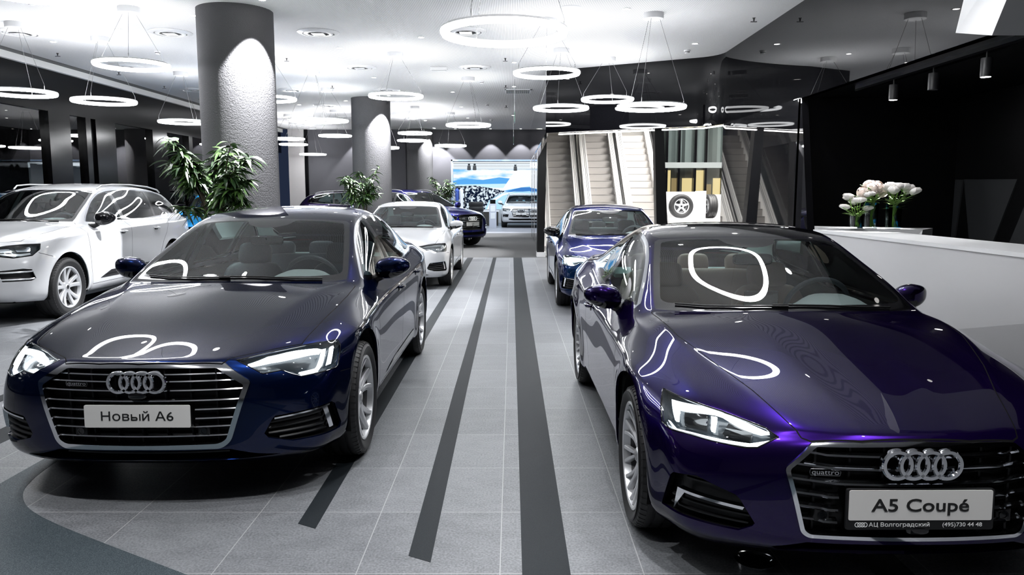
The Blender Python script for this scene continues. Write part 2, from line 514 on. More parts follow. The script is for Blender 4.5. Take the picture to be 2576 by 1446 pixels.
lw.hexa([(3.93,9.95,0),(4.02,9.95,0),(4.02,14.5,0),(3.93,14.5,0),(3.93,10.62,2.86),(4.02,10.62,2.86),(4.02,14.5,2.86),(3.93,14.5,2.86)])
struct('wall_right.002', lw, MIRRORGLASS, smooth=False)
struct('wall_side', MB().box((.72, 16.6, 2.86), (.80, 31.3, CEIL_Z)), mat('side_gloss', (.045,.045,.05), .06, spec=.7, coat=.5), smooth=False)
struct('window_20', MB().box((.735, 19.6, .02), (.75, 31.28, 2.86)), CLEARGLASS, smooth=False)
for yy in (22.4, 25.4, 28.4):
    trim(MB().box((.725, yy, 0), (.76, yy+.05, 2.86)), SATIN, smooth=False)
# slanting black piers of the volume
pm = MB().hexa([(.63,19.2,.12),(.81,19.2,.12),(.81,19.6,.12),(.63,19.6,.12),(.64,19.2,2.45),(.86,19.2,2.86),(.86,19.6,2.86),(.64,19.6,2.45)])
struct('wall_pier', pm, NICHE, smooth=False)
trim(MB().box((.62, 19.15, 0), (.84, 19.62, .12)), WHITE, smooth=False)
pm = MB().hexa([(2.96,15.5,0),(3.20,15.5,0),(3.20,15.75,0),(2.96,15.75,0),(2.84,15.5,2.86),(3.02,15.5,2.86),(3.02,15.75,2.86),(2.84,15.75,2.86)])
struct('wall_pier.001', pm, NICHE, smooth=False)
trim(MB().tube([(1.0,16.62,2.835),(3.72,15.1,2.835),(3.97,14.4,2.835),(3.97,10.7,2.835)], .013, 8), LEDLINE)
# niche behind the counter
nm = MB().box((3.93, 10.64, 0), (6.2, 10.72, 2.86)); nm.box((6.1, -6, 0), (6.2, 10.72, 2.86)); nm.box((3.95, -6, 2.86), (6.2, 10.72, 2.92))
struct('wall_niche', nm, NICHE, smooth=False)
def facet(pts, d=.02):
    mb = MB(); n = len(pts); V = [(6.1-d, y, z) for y, z in pts]+[(6.1, y, z) for y, z in pts]
    mb.add(V, [tuple(range(n)), tuple(range(n, 2*n))[::-1]]+[(i, n+i, n+(i+1) % n, (i+1) % n) for i in range(n)])
    return trim(mb, FACET, smooth=False)
facet([(11.2-.55,1.75),(10.42,1.73),(10.6,.1),(10.64,.1)] if False else [(10.60,1.76),(10.42,1.75),(10.62,.2)])
facet([(10.40,1.76),(9.30,1.74),(10.0,.30)])
facet([(8.9,2.80),(7.2,2.80),(8.35,.9)], .03)
facet([(9.1,1.5),(8.2,.2),(9.75,.2)], .015)

# ------------------------------------------------------------------ hall seen under the fascia
hall = MB().box((.9, 26.0, 0), (9, 26.2, 6)); struct('wall_hall', hall, mat('hall_wall', (.55,.53,.50), .7), smooth=False)
struct('ceiling.001', MB().box((.85, 16.8, 5.2), (9, 26.2, 5.3)), WHITE_PAINT, smooth=False)
struct('wall_hall.001', MB().box((9, 10.7, 0), (9.1, 26.2, 5.3)), mat('hall_wall', (.55,.53,.50), .7), smooth=False)

# ------------------------------------------------------------------ room beyond the opening
struct('ceiling.002', MB().box((-6, 31.6, 3.02), (4, 43, 3.1)), mat('gloss_white_ceiling', (.55,.62,.70), .12), smooth=False)
struct('wall_back.001', MB().box((-6, 42.6, 0), (4, 42.8, 3.1)), WHITE_PAINT, smooth=False)
struct('wall_left.001', MB().box((-6.1, 31.6, 0), (-6, 42.8, 3.1)), WHITE_PAINT, smooth=False)
struct('wall_right.003', MB().box((4, 31.6, 0), (4.1, 42.8, 3.1)), WHITE_PAINT, smooth=False)
# ------------------------------------------------------------------ ring pendants
def ring_lamp(cx, cy, z, i, label, d=.95):
    root = thing('ring_pendant_lamp', label, 'ceiling lamp', (cx, cy, 0), 0, 'ring pendant lamps')
    R = d/2
    MB().lathe([(0,CEIL_Z-.085),(.142,CEIL_Z-.085),(.148,CEIL_Z-.08),(.148,CEIL_Z),(0,CEIL_Z)], 32).build('ceiling_canopy', WHITE, root)
    MB().lathe([(R-.026,z+.026),(R-.012,z+.026),(R-.012,z+.022),(R+.012,z+.022),(R+.012,z+.026),(R+.026,z+.026),(R+.029,z+.010),(R-.029,z+.010)], 64, close=True).build('ring_housing', WHITE, root)
    MB().lathe([(R-.010,z+.0225),(R+.010,z+.0225)], 48).build('added_upfill_strip', ADDED_UPFILL, root)  # unseen glowing strip added on top of the ring to brighten the ceiling
    MB().lathe([(R-.028,z+.0095),(R+.028,z+.0095),(R+.029,z-.012),(R+.018,z-.030),(R-.018,z-.030),(R-.029,z-.012)], 64, close=True).build('ring_diffuser', RINGLIGHT, root)
    w = MB()
    for k in range(3):
        a = i*.9+2*PI*k/3
        w.tube([(R*math.cos(a), R*math.sin(a), z+.03), (R*math.cos(a), R*math.sin(a), z+.10), (.10*math.cos(a), .10*math.sin(a), CEIL_Z-.085)], .0028, 5)
        w.tube([(R*math.cos(a), R*math.sin(a), z+.03), (R*math.cos(a), R*math.sin(a), z+.085)], .0055, 6)
    w.build('suspension_wires', mat('wire_grey', (.25,.25,.25), .4, 1.0), root)
    return root
RINGS = [
 (-.062,6.25,2.83,'largest white ring lamp hanging nearest, at the top middle of the picture'),
 (-5.35,11.07,3.37,'white ring lamp left of the near column with its round canopy plainly seen above'),
 (-7.55,12.03,3.11,'white ring lamp cut by the left picture edge, over the front of the white suv'),
 (-6.83,13.1,3.11,'white ring lamp under and behind the canopied one, over the roof of the white suv'),
 (-7.07,16.76,3.11,'white ring lamp touching the left side of the near column'),
 (-4.62,14.9,3.37,'white ring lamp mostly hidden behind the right side of the near column'),
 (-4.18,16.5,3.11,'nearer of the two overlapping ring lamps between the near and middle columns'),
 (-4.55,19.25,3.37,'farther of the two overlapping ring lamps between the near and middle columns'),
 (-5.48,24.1,3.37,'small white ring lamp left beside the middle column'),
 (-7.29,25.4,3.37,'upper of the two stacked small ring lamps beside the near column, before the dark window'),
 (-7.93,28.2,3.37,'lower of the two stacked small ring lamps beside the near column, before the dark window'),
 (-7.71,30.05,3.11,'lowest small ring lamp before the light pier at the far left corner'),
 (-2.15,14.5,3.37,'white ring lamp before the top of the middle column, above the white sedan'),
 (-2.88,23.1,3.37,'upper of the two small ring lamps in front of the far column'),
 (-3.36,26.2,3.37,'lower of the two small ring lamps in front of the far column'),
 (-.98,17.5,3.11,'white ring lamp over the middle of the aisle before the end wall'),
 (-1.96,24.8,3.11,'small low ring lamp above the blue suv near the wide opening'),
 (-3.95,23.7,2.98,'small ring lamp peeping out right of the middle column'),
 (.52,11.79,3.37,'white ring lamp just below and right of the largest one'),
 (.885,14.13,3.11,'white ring lamp before the left end of the black glass fascia'),
 (1.83,15.0,3.37,'white ring lamp before the middle of the black glass fascia'),
 (2.04,11.43,2.83,'large low ring lamp hanging before the black glass fascia on the right'),
]
# lamps above the nearest cars and behind the viewpoint, known from their reflections in bonnets and screens
for _x, _y, _z in ((1.92,6.25,3.37),(-3.45,6.45,3.37),(-4.30,7.05,3.37),(-6.6,5.6,3.37)):
    RINGS.append((_x, _y, _z, 'white ring lamp above the picture top, mirrored in the '+('purple coupe' if _x > 0 else 'navy sedan' if _x > -4 else 'navy sedan bonnet, left of two' if _x > -5 else 'white suv screen')))
for i, (x, y, z, lb) in enumerate(RINGS): ring_lamp(x, y, z, i, lb)

# ------------------------------------------------------------------ recessed downlights with their beams
def spot(name, loc, tgt, watts, deg, blend=.25, radius=.03, col=(.98,.985,1), parent=None):
    l = bpy.data.lights.new(name, 'SPOT'); l.energy = watts; l.spot_size = math.radians(deg); l.spot_blend = blend; l.shadow_soft_size = radius; l.color = col
    o = bpy.data.objects.new(name, l); link(o, parent)
    o.location = loc
    o.rotation_euler = (Vector(tgt)-Vector(loc)).to_track_quat('-Z', 'Y').to_euler()
    return o
_dl = [0]
def downlight(x, y, watts=0, deg=100, label=None, blend=.5, aim=(0,0), z=CEIL_Z):
    root = thing('recessed_downlight', label or 'small round recessed downlight set flush in the white slotted ceiling', 'ceiling light', (x, y, z), 0, 'recessed downlights in the ceiling')
    MB().lathe([(.043,-.001),(.062,-.001),(.064,-.004),(.060,-.008),(.046,-.006),(.043,-.001)], 28).build('light_rim', WHITE, root)
    MB().lathe([(0,-.003),(.043,-.003)], 28).build('light_lens', LAMPLENS, root)
    if watts: spot('downlight_beam', (0,0,-.03), (aim[0],aim[1],-3), watts, deg, blend, .025, parent=root)
    return root

ORD = ['first', 'second', 'third', 'fourth', 'fifth', 'sixth', 'seventh', 'eighth', 'ninth', 'tenth']
ROWS = [(-7.85,'along the left windows'),(-6.2,'beside the window row'),(-4.63,'just left of the columns'),(-3.07,'just right of the columns'),(-1.51,'over the parked sedans'),(.045,'over the striped aisle'),(1.61,'left of the fascia corner'),(3.17,'near the fascia corner')]
def row_label(pts, x, y, what, tail='from the front'):
    """which one of a row, counted from the front"""
    rx, rn = min(ROWS, key=lambda r: abs(r[0]-x))
    col = sorted(q[1] for q in pts if min(ROWS, key=lambda r: abs(r[0]-q[0]))[0] == rx)
    k = col.index(y)
    return what+', '+ORD[min(k, 9)]+' '+tail+' '+rn
# ------------------------------------------------------------------ car bodies
FYF = [0, .26, .52, .74, .90, 1.0]
FBW = [0, .035, .15, .38, .68, 1.0]

def make_cage(S):
    st = S['st']; N = len(st); K = 7
    V = []; ring = [[0]*(N+12) for _ in range(K)]
    def put(p): V.append(tuple(float(q) for q in p)); return len(V)-1
    for k in range(K):
        xc, zc, xn, yn, zn = S['front'][k][:5]
        for u in range(6):
            fy = S.get('fy6', FYF)[u] if k == 6 else FYF[u]
            y = fy*yn; x = xc-(xc-xn)*(FBW[u] if k < 6 else float(np.interp(fy, FYF, FBW))); z = zc+(zn-zc)*fy**2
            ring[k][u] = put((x, y, z))
        kn = sorted(S['k'][k]); xs = [p[0] for p in kn]
        for i, x in enumerate(st):
            ring[k][6+i] = put((x, float(pchip(xs, [p[1] for p in kn], x)), float(pchip(xs, [p[2] for p in kn], x))))
        xc, zc, xn, yn, zn = S['rear'][k][:5]
        for u in range(6):
            y = FYF[5-u]*yn; x = xc-(xc-xn)*FBW[5-u]; z = zc+(zn-zc)*FYF[5-u]**2
            ring[k][6+N+u] = put((x, y, z))
    rows = [[ring[6][u] for u in range(5, -1, -1)]]
    for i in range(N):
        rows.append([ring[6][6+i]]+[put(p) for p in S['c'][i]])
    rows.append([ring[6][6+N+u] for u in range(6)])
    F = []
    for k in range(K-1):
        for u in range(N+11):
            F.append((ring[k][u], ring[k][u+1], ring[k+1][u+1], ring[k+1][u]))
    for r in range(len(rows)-1):
        for m in range(5):
            F.append((rows[r][m], rows[r+1][m], rows[r+1][m+1], rows[r][m+1]))
    # mirror
    n = len(V); mp = {}
    for i in range(n):
        if abs(V[i][1]) < 1e-6:
            V[i] = (V[i][0], 0.0, V[i][2]); mp[i] = i
        else:
            mp[i] = len(V); V.append((V[i][0], -V[i][1], V[i][2]))
    F2 = F+[tuple(mp[i] for i in f[::-1]) for f in F]
    cr = {}
    def crease(a, b, w):
        for q in ((a, b), (mp[a], mp[b])): cr[tuple(sorted(q))] = w
    for kind, idx, a, b, w in S.get('crease', []):
        if kind == 'k':
            for u in range(a, b): crease(ring[idx][u], ring[idx][u+1], w)
        elif kind == 'r':
            for m in range(a, b): crease(rows[idx][m], rows[idx][m+1], w)
        else:
            for r in range(a, b): crease(rows[r][idx], rows[r+1][idx], w)
    return V, F2, cr

def fit_cage(V, F, cr, rounds=2, gain=.6):
    """push the cage out until its smooth surface runs through the measured points"""
    T = np.array(V, float); C = T.copy()
    for _ in range(rounds):
        A, _q = subdivide([tuple(c) for c in C], F, cr, 1)
        C = C+gain*(T-A[:len(T)])
    return [tuple(c) for c in C]

def subdivide(V, F, cr, levels):
    me = bpy.data.meshes.new('cage'); me.from_pydata(V, [], F); me.update()
    at = me.attributes.new('crease_edge', 'FLOAT', 'EDGE')
    for e in me.edges:
        w = cr.get(tuple(sorted(e.vertices)))
        if w: at.data[e.index].value = w
    o = bpy.data.objects.new('cage', me); COL.objects.link(o)
    md = o.modifiers.new('s', 'SUBSURF'); md.levels = levels; md.render_levels = levels
    dg = bpy.context.evaluated_depsgraph_get(); dg.update()
    m2 = o.evaluated_get(dg).to_mesh()
    A = np.empty(len(m2.vertices)*3); m2.vertices.foreach_get('co', A); A = A.reshape(-1, 3)
    Q = np.empty(len(m2.loops), int); m2.loops.foreach_get('vertex_index', Q); Q = Q.reshape(-1, 4)
    bpy.data.objects.remove(o); bpy.data.meshes.remove(me)
    return A.copy(), Q.copy()

def vnormals(V, Q):
    n = np.cross(V[Q[:,2]]-V[Q[:,0]], V[Q[:,3]]-V[Q[:,1]])
    N = np.zeros_like(V)
    for k in range(4): np.add.at(N, Q[:,k], n)
    return N/(np.linalg.norm(N, axis=1)[:,None]+1e-15)

AX = {'x': (Vector((0,1,0)), Vector((0,0,1))), 'y': (Vector((1,0,0)), Vector((0,0,1))), 'z': (Vector((1,0,0)), Vector((0,1,0)))}
NRM = {'x': Vector((1,0,0)), 'y': Vector((0,1,0)), 'z': Vector((0,0,1))}

class Body:
    def __init__(self, S, levels=3, disp=None):
        V, F, cr = make_cage(S)
        V = fit_cage(V, F, cr)
        self.V, self.Q = subdivide(V, F, cr, levels)
        if disp is not None: self.V = disp(self.V, vnormals(self.V, self.Q))
        self.N = vnormals(self.V, self.Q)
        c = self.V[self.Q].mean(axis=1)
        if (self.N[self.Q[:,0]]*(c-np.array([-1.5,0,.6]))).sum() < 0:
            self.Q = self.Q[:, ::-1]; self.N = -self.N
        T = np.concatenate([self.Q[:, [0,1,2]], self.Q[:, [0,2,3]]])
        self.T = T
        self.bvh = BVHTree.FromPolygons([Vector(v) for v in self.V], [tuple(t) for t in T])
        half = self.Q[c[:,1] > 0]
        used = np.unique(half); rm = -np.ones(len(self.V), int); rm[used] = np.arange(len(used))
        bm = bmesh.new()
        vs = [bm.verts.new(self.V[i]) for i in used]
        for q in half: bm.faces.new([vs[rm[i]] for i in q])
        bm.normal_update()
        self.rid = bm.faces.layers.int.new('rid')
        self.bm = bm; self.names = ['body']
    def lid(self, name):
        if name not in self.names: self.names.append(name)
        return self.names.index(name)
    def carve(self, poly, ax, label, cond=None, inside=None, nmin=.08):
        """cut an outline (seen along an axis) into the skin and label what lies inside it"""
        bm = self.bm; bm.normal_update()
        if isinstance(ax, str): U, W = AX[ax]; D = NRM[ax]
        else: U, W, D = ax
        pts = [(float(a), float(b)) for a, b in poly]
        lo = (min(p[0] for p in pts), min(p[1] for p in pts)); hi = (max(p[0] for p in pts), max(p[1] for p in pts))
        ins = None if inside is None else [self.lid(i) for i in inside]
        cand = []
        for f in bm.faces:
            if f.normal.dot(D) < nmin: continue
            if ins is not None and f[self.rid] not in ins: continue
            us = [v.co.dot(U) for v in f.verts]; ws = [v.co.dot(W) for v in f.verts]
            if max(us) < lo[0] or min(us) > hi[0] or max(ws) < lo[1] or min(ws) > hi[1]: continue
            if cond is not None and not cond(f.calc_center_median()): continue
            cand.append(f)
        n = len(pts)
        for i in range(n):
            a = pts[i]; b = pts[(i+1) % n]
            dx, dy = b[0]-a[0], b[1]-a[1]; L = math.hypot(dx, dy)
            if L < 1e-7: continue
            dx /= L; dy /= L
            hit = []; rest = []
            for f in cand:
                smin = tmin = 1e9; smax = tmax = -1e9
                for v in f.verts:
                    u = v.co.dot(U)-a[0]; w = v.co.dot(W)-a[1]
                    s = -dy*u+dx*w; t = dx*u+dy*w
                    smin = min(smin, s); smax = max(smax, s); tmin = min(tmin, t); tmax = max(tmax, t)
                (hit if (smin < -1e-6 and smax > 1e-6 and tmax > -1e-4 and tmin < L+1e-4) else rest).append(f)
            if not hit: continue
            ge = set()
            for f in hit:
                ge.add(f); ge.update(f.edges); ge.update(f.verts)
            r = bmesh.ops.bisect_plane(bm, geom=list(ge), dist=1e-6, plane_co=U*a[0]+W*a[1], plane_no=U*(-dy)+W*dx)
            nf = set(g for g in r['geom'] if isinstance(g, bmesh.types.BMFace) and g.is_valid)
            nf.update(f for f in hit if f.is_valid)
            cand = rest+list(nf)
        L = self.lid(label)
        for f in cand:
            c = f.calc_center_median()
            if in_poly(c.dot(U), c.dot(W), pts): f[self.rid] = L
    def groove(self, line, ax, w=.004, label='gap', cond=None, inside=None, nmin=.08, closed=False):
        a = offset_poly(line, w/2, closed); b = offset_poly(line, -w/2, closed)
        m = len(line)
        for i in range(m if closed else m-1):
            j = (i+1) % m
            self.carve([a[i], a[j], b[j], b[i]], ax, label, cond, inside, nmin)
    def hit(self, o, d):
        return self.bvh.ray_cast(Vector(o), Vector(d).normalized())[0]
    def x_at(self, y, z, back=False):
        h = self.hit((4 if not back else -9, y, z), (-1 if not back else 1, 0, 0)); return h.x if h else None
    def y_at(self, x, z):
        h = self.hit((x, 3, z), (0, -1, 0)); return h.y if h else None
    def z_at(self, x, y):
        h = self.hit((x, y, 4), (0, 0, -1)); return h.z if h else None
    def normals_for(self, P):
        out = np.empty((len(P), 3))
        V, T, N = self.V, self.T, self.N
        for i, p in enumerate(P):
            co, no, ti, ds = self.bvh.find_nearest(Vector(p))
            a, b, c = T[ti]; A, B, C = V[a], V[b], V[c]; q = np.array(co)
            v0 = B-A; v1 = C-A; v2 = q-A
            d00 = v0@v0; d01 = v0@v1; d11 = v1@v1; d20 = v2@v0; d21 = v2@v1
            den = d00*d11-d01*d01
            if abs(den) < 1e-18: out[i] = N[a]; continue
            v = (d11*d20-d01*d21)/den; w = (d00*d21-d01*d20)/den
            n = N[a]*(1-v-w)+N[b]*v+N[c]*w
            out[i] = n/(np.linalg.norm(n)+1e-12)
        return out
    def grab(self, labels, cond=None):
        ids = [self.lid(l) for l in labels]
        idx = {}; V = []; F = []
        for f in self.bm.faces:
            if f[self.rid] in ids and (cond is None or cond(f.calc_center_median())):
                fi = []
                for v in f.verts:
                    k = v.index if v.index >= 0 else id(v)
                    k = v
                    if k not in idx: idx[k] = len(V); V.append(tuple(v.co))
                    fi.append(idx[k])
                F.append(tuple(fi))
        if not V: return None
        V = np.array(V); N = self.normals_for(V)
        return V, F, N

def mirror(P):
    V, F, N = P
    return V*[1,-1,1], [f[::-1] for f in F], N*[1,-1,1]

def joined(P):
    """both halves in one mesh, welded on the centre line"""
    V, F, N = P; n = len(V)
    mp = {}; V2 = list(V); N2 = list(N)
    for i in range(n):
        if abs(V[i][1]) < 2e-5:
            mp[i] = i; nn = N[i].copy(); nn[1] = 0; N2[i] = nn/(np.linalg.norm(nn)+1e-9)
        else:
            mp[i] = len(V2); V2.append(V[i]*[1,-1,1]); N2.append(N[i]*[1,-1,1])
    return np.array(V2), list(F)+[tuple(mp[i] for i in f[::-1]) for f in F], np.array(N2)

def boundary(F):
    cnt = {}
    for f in F:
        for i in range(len(f)):
            a, b = f[i], f[(i+1) % len(f)]
            cnt[(a, b)] = cnt.get((a, b), 0)+1
    return [(a, b) for (a, b) in cnt if (b, a) not in cnt]

def with_rim(P, depth, direction=None, skip_centre=True):
    V, F, N = P
    V = list(V); N = list(N); F = list(F); b = boundary(F); mp = {}
    for a, c in b:
        if skip_centre and abs(V[a][1]) < 2e-5 and abs(V[c][1]) < 2e-5: continue
        for i in (a, c):
            if i not in mp:
                d = N[i] if direction is None else np.array(direction)
                p = np.array(V[i]); mp[i] = (len(V), len(V)+1)
                V += [p, p-d*depth]; N += [np.zeros(3), np.zeros(3)]
        F.append((mp[a][0], mp[a][1], mp[c][1], mp[c][0]))
    return np.array(V), F, np.array(N)

def shifted(P, depth, direction=None):
    V, F, N = P
    return V-(N if direction is None else np.array(direction))*depth, F, N

def well(P, depth, direction):
    """a recess: pushed-in copy of a patch with walls up to the skin"""
    V, F, N = P; n = len(V); d = np.array(direction)*depth
    V2 = np.concatenate([V-d, V]); F2 = list(F)
    for a, c in boundary(F):
        if abs(V[a][1]) < 2e-5 and abs(V[c][1]) < 2e-5: continue
        F2.append((a+n, a, c, c+n))
    return V2, [tuple(f) for f in F2], None

def put(name, P, mt, parent, smooth=True):
    V, F, N = P
    return mesh_obj(name, V, F, mt, parent, smooth, N)

def put_sides(name, P, mt, parent, both=True):
    out = [put(name, P, mt, parent)]
    if both: out.append(put(name, mirror(P), mt, parent))
    return out
# ------------------------------------------------------------------ car parts
def superell(mb, c, r, e1=.45, e2=.45, nu=24, nv=14, M=None):
    """rounded cushion shape"""
    sg = lambda v, e: math.copysign(abs(v)**e, v)
    V = []; F = []
    for j in range(nv+1):
        th = -PI/2+PI*j/nv
        for i in range(nu):
            ph = 2*PI*i/nu
            p = Vector((r[0]*sg(math.cos(th), e1)*sg(math.cos(ph), e2), r[1]*sg(math.cos(th), e1)*sg(math.sin(ph), e2), r[2]*sg(math.sin(th), e1)))
            if M is not None: p = M @ p
            V.append((p.x+c[0], p.y+c[1], p.z+c[2]))
    for j in range(nv):
        for i in range(nu):
            a = j*nu+i; b = j*nu+(i+1) % nu
            F.append((a, b, b+nu, a+nu))
    return mb.add(V, F)

def tyre_mesh(R, r, w, name, parent):
    h = w/2
    pr = [(r-.012, -h*.80), (r+.004, -h*.88), (r+.02, -h*.95), ((R+r)/2, -h*1.04), (R-.03, -h*.99), (R-.012, -h*.90), (R-.002, -h*.74)]
    for g in (-.42, 0, .42):
        pr += [(R, h*(g-.06)), (R-.007, h*(g-.05)), (R-.007, h*(g+.05)), (R, h*(g+.06))]
    pr += [(R-.002, h*.74), (R-.012, h*.90), (R-.03, h*.99), ((R+r)/2+.012, h*1.035), ((R+r)/2+.006, h*1.045), ((R+r)/2, h*1.04), (r+.02, h*.95), (r+.004, h*.88), (r-.012, h*.80)]
    mb = MB().lathe(pr, 72, 'y')
    # shoulder blocks
    n = 60
    for i in range(n):
        a = 2*PI*i/n
        for s in (-1, 1):
            M = Matrix.Rotation(-a, 4, 'Y')
            P = [(-.008, s*h*.70, R-.02), (.008, s*h*.70, R-.02), (.008, s*h*.985, R-.045), (-.008, s*h*.985, R-.045),
                 (-.011, s*h*.70, R+.0005), (.011, s*h*.70, R+.0005), (.012, s*h*.93, R-.010), (-.012, s*h*.93, R-.010)]
            mb.hexa([tuple(M @ Vector(p)) for p in P])
    return mb.build(name, TYRE, parent, sharp=30)

def rim_mesh(r, w, style, name, parent, mt):
    """y is outward; barrel, lip and spokes in one piece"""
    h = w/2
    mb = MB()
    mb.lathe([(r-.004, h*.78), (r+.004, h*.86), (r+.003, h*.93), (r-.006, h*.945), (r-.014, h*.91), (r-.018, h*.80), (r-.022, h*.60)], 72, 'y')
    face = h*.90
    def bar(a0, r0, r1, w0, w1, d0, d1, tw=0.0, th=.022, mid=None):
        """one spoke: from radius r0 to r1, leaning by tw"""
        n = 8; rows = []
        for i in range(n+1):
            t = i/n; rr = r0+(r1-r0)*t; a = a0+tw*t*t
            ww = w0+(w1-w0)*t; d = d0+(d1-d0)*t-.012*math.sin(PI*t)
            C = Vector((math.sin(a)*rr, 0, math.cos(a)*rr)); T = Vector((math.cos(a), 0, -math.sin(a)))
            rows.append([C-T*ww*.5+Vector((0,d-th,0)), C-T*ww*.5+Vector((0,d-.004,0)), C-T*ww*.36+Vector((0,d,0)), C+T*ww*.36+Vector((0,d,0)), C+T*ww*.5+Vector((0,d-.004,0)), C+T*ww*.5+Vector((0,d-th,0))])
        V = [p for q in rows for p in q]; k = 6
        F = [(i*k+j, i*k+(j+1) % k, (i+1)*k+(j+1) % k, (i+1)*k+j) for i in range(n) for j in range(k)]
        mb.add(V, [f[::-1] for f in F])
    if style == 'five_v':          # five broad arms, each split in two
        for i in range(5):
            a = 2*PI*i/5
            for s in (-1, 1):
                bar(a+s*.10, .055, r-.020, .030, .030, face-.030, face, s*.16, .03)
                bar(a+s*.30, .060, r-.020, .018, .024, face-.045, face-.008, -s*.02, .03)
    elif style == 'five_double':   # five twin spokes
        for i in range(5):
            a = 2*PI*i/5
            for s in (-1, 1):
                bar(a+s*.20, .055, r-.018, .040, .052, face-.030, face-.004, s*.05, .035)
    elif style == 'multi':         # ten V spokes
        for i in range(10):
            a = 2*PI*i/10
            for s in (-1, 1):
                bar(a+s*.05, .055, r-.018, .016, .020, face-.035, face-.002, s*.10, .026)
    else:                          # five plain spokes
        for i in range(5):
            bar(2*PI*i/5, .05, r-.018, .060, .050, face-.025, face-.004, 0, .04)
    mb.lathe([(.0, face-.022), (.028, face-.022), (.034, face-.026), (.036, face-.03), (.068, face-.034), (.078, face-.05), (.075, -h*.2)], 40, 'y')
    o = mb.build(name, mt, parent, sharp=32)
    MB().lathe([(r-.012, -h*.8), (r-.035, -h*.7), (r-.04, h*.3), (r-.022, h*.62)], 60, 'y').build('rim_barrel', mat('barrel_shade_grey', (.10,.10,.105), .45, .4), o)  # dark barrel colour stands for the shadow inside the rim
    return o

def make_wheel(parent, loc, R, r, w, style, rim_mat, flip=1, steer=0.0):
    o = rim_mesh(r, w, style, 'wheel', parent, rim_mat)
    tyre_mesh(R, r, w, 'tyre', o)
    h = w/2
    MB().lathe([(0, h*.90-.0200), (.026, h*.90-.0205), (.029, h*.90-.026)], 24, 'y').build('hub_cap', GLOSSBLACK, o)
    b = MB()
    for i in range(5):
        a = 2*PI*(i+.5)/5
        b.lathe([(0, h*.9-.034), (.0085, h*.9-.034), (.010, h*.9-.046)], 10, 'y', (math.sin(a)*.054, 0, math.cos(a)*.054))
    b.build('wheel_bolts', SATIN, o)
    MB().lathe([(.06, -.01), (.155, -.01), (.158, -.022), (.155, -.034), (.06, -.034)], 40, 'y').build('brake_disc', mat('brake_steel', (.32,.32,.33), .35, 1.0), o)
    c = MB()
    c.lathe([(.10, -.0), (.175, -.0), (.175, -.05), (.10, -.05)], 14, 'y', close=True, a0=.1, a1=1.2)
    c.build('brake_caliper', mat('caliper', (.05,.05,.055), .5), o)
    o.location = loc
    o.rotation_euler = (0, 0, steer if flip > 0 else PI+steer)
    return o

def arch_liner(parent, cx, cz, R, y0, y1):
    mb = MB()
    s = 1 if y1 > 0 else -1
    mb.lathe([(R+.004, y1), (R+.012, y0), (0, y0)], 40, 'y', (cx, 0, cz), a0=-.30, a1=PI+.30)
    return mb.build('wheel_arch_liner', MATBLACK, parent)

def four_rings(mb, c, R, tube=.0095, depth=.02, pitch=1.235, tilt=0.0, axis='x'):
    for i in range(4):
        y = (i-1.5)*R*pitch
        pr = [(R-tube, -depth*.5), (R+tube, -depth*.5), (R+tube, depth*.2), (R+tube*.6, depth*.5), (R-tube*.6, depth*.5), (R-tube, depth*.2)]
        m2 = MB().lathe([(r, h) for r, h in pr], 44, 'x', close=True)
        mb.add([(v[0]+c[0], v[1]+c[1]+y, v[2]+c[2]) for v in m2.V], m2.F)
    return mb

def seat(parent, x, y, m, base=.30, back_h=.62, tilt=.40, head=True):
    mb = MB()
    superell(mb, (x+.05, y, base), (.27, .26, .11), .35, .4)
    R = Matrix.Rotation(-tilt, 4, 'Y')
    superell(mb, (x-.25-.10, y, base+back_h*.52), (.085, .255, back_h*.56), .45, .4, M=R)
    for s in (-1, 1):
        superell(mb, (x-.29, y+s*.215, base+back_h*.45), (.10, .05, back_h*.42), .6, .6, M=R)
    o = mb.build('seat', m, parent)
    if head:
        hx = x-.30-math.sin(tilt)*(back_h*.75); hz = base+back_h*1.16
        h = MB(); superell(h, (hx, y, hz), (.055, .135, .095), .5, .45, M=R); h.build('headrest', m, o)
        st = MB()
        for s in (-1, 1): st.tube([(hx, y+s*.06, hz-.05), (hx+.03, y+s*.06, hz-.16)], .007, 8)
        st.build('headrest_posts', CHROME, o)
    return o

def rear_bench(parent, x, m, width=.62, base=.32):
    mb = MB()
    superell(mb, (x+.12, 0, base), (.25, width, .10), .3, .25)
    R = Matrix.Rotation(-.42, 4, 'Y')
    superell(mb, (x-.22, 0, base+.30), (.085, width, .34), .35, .25, M=R)
    o = mb.build('rear_seat', m, parent)
    for yy in (-.38, 0, .38):
        h = MB(); superell(h, (x-.40, yy, base+.66), (.05, .12, .075), .5, .45, M=R); h.build('headrest', m, o)
    return o

def steering_wheel(parent, c, R=.182, tilt=.42, m=None):
    m = m or DARKTRIM
    M = Matrix.Translation(c) @ Matrix.Rotation(-(PI/2-tilt), 4, 'Y')
    ring = [(R*math.cos(2*PI*i/48), R*math.sin(2*PI*i/48)*1.02, 0) for i in range(48)]
    o = MB().tube(ring, .0155, 10, closed=True).xf(M).build('steering_wheel', m, parent)
    h = MB(); superell(h, (-.01, 0, -.01), (.075, .09, .035), .5, .6)
    for a in (0, PI, -PI/2):
        d = Vector((math.sin(a), math.cos(a), 0)); 
        h.tube([d*.06+Vector((0,0,-.01)), d*(R-.005)], [.022, .014], 8)
    h.xf(M).build('wheel_hub', m, o)
    return o

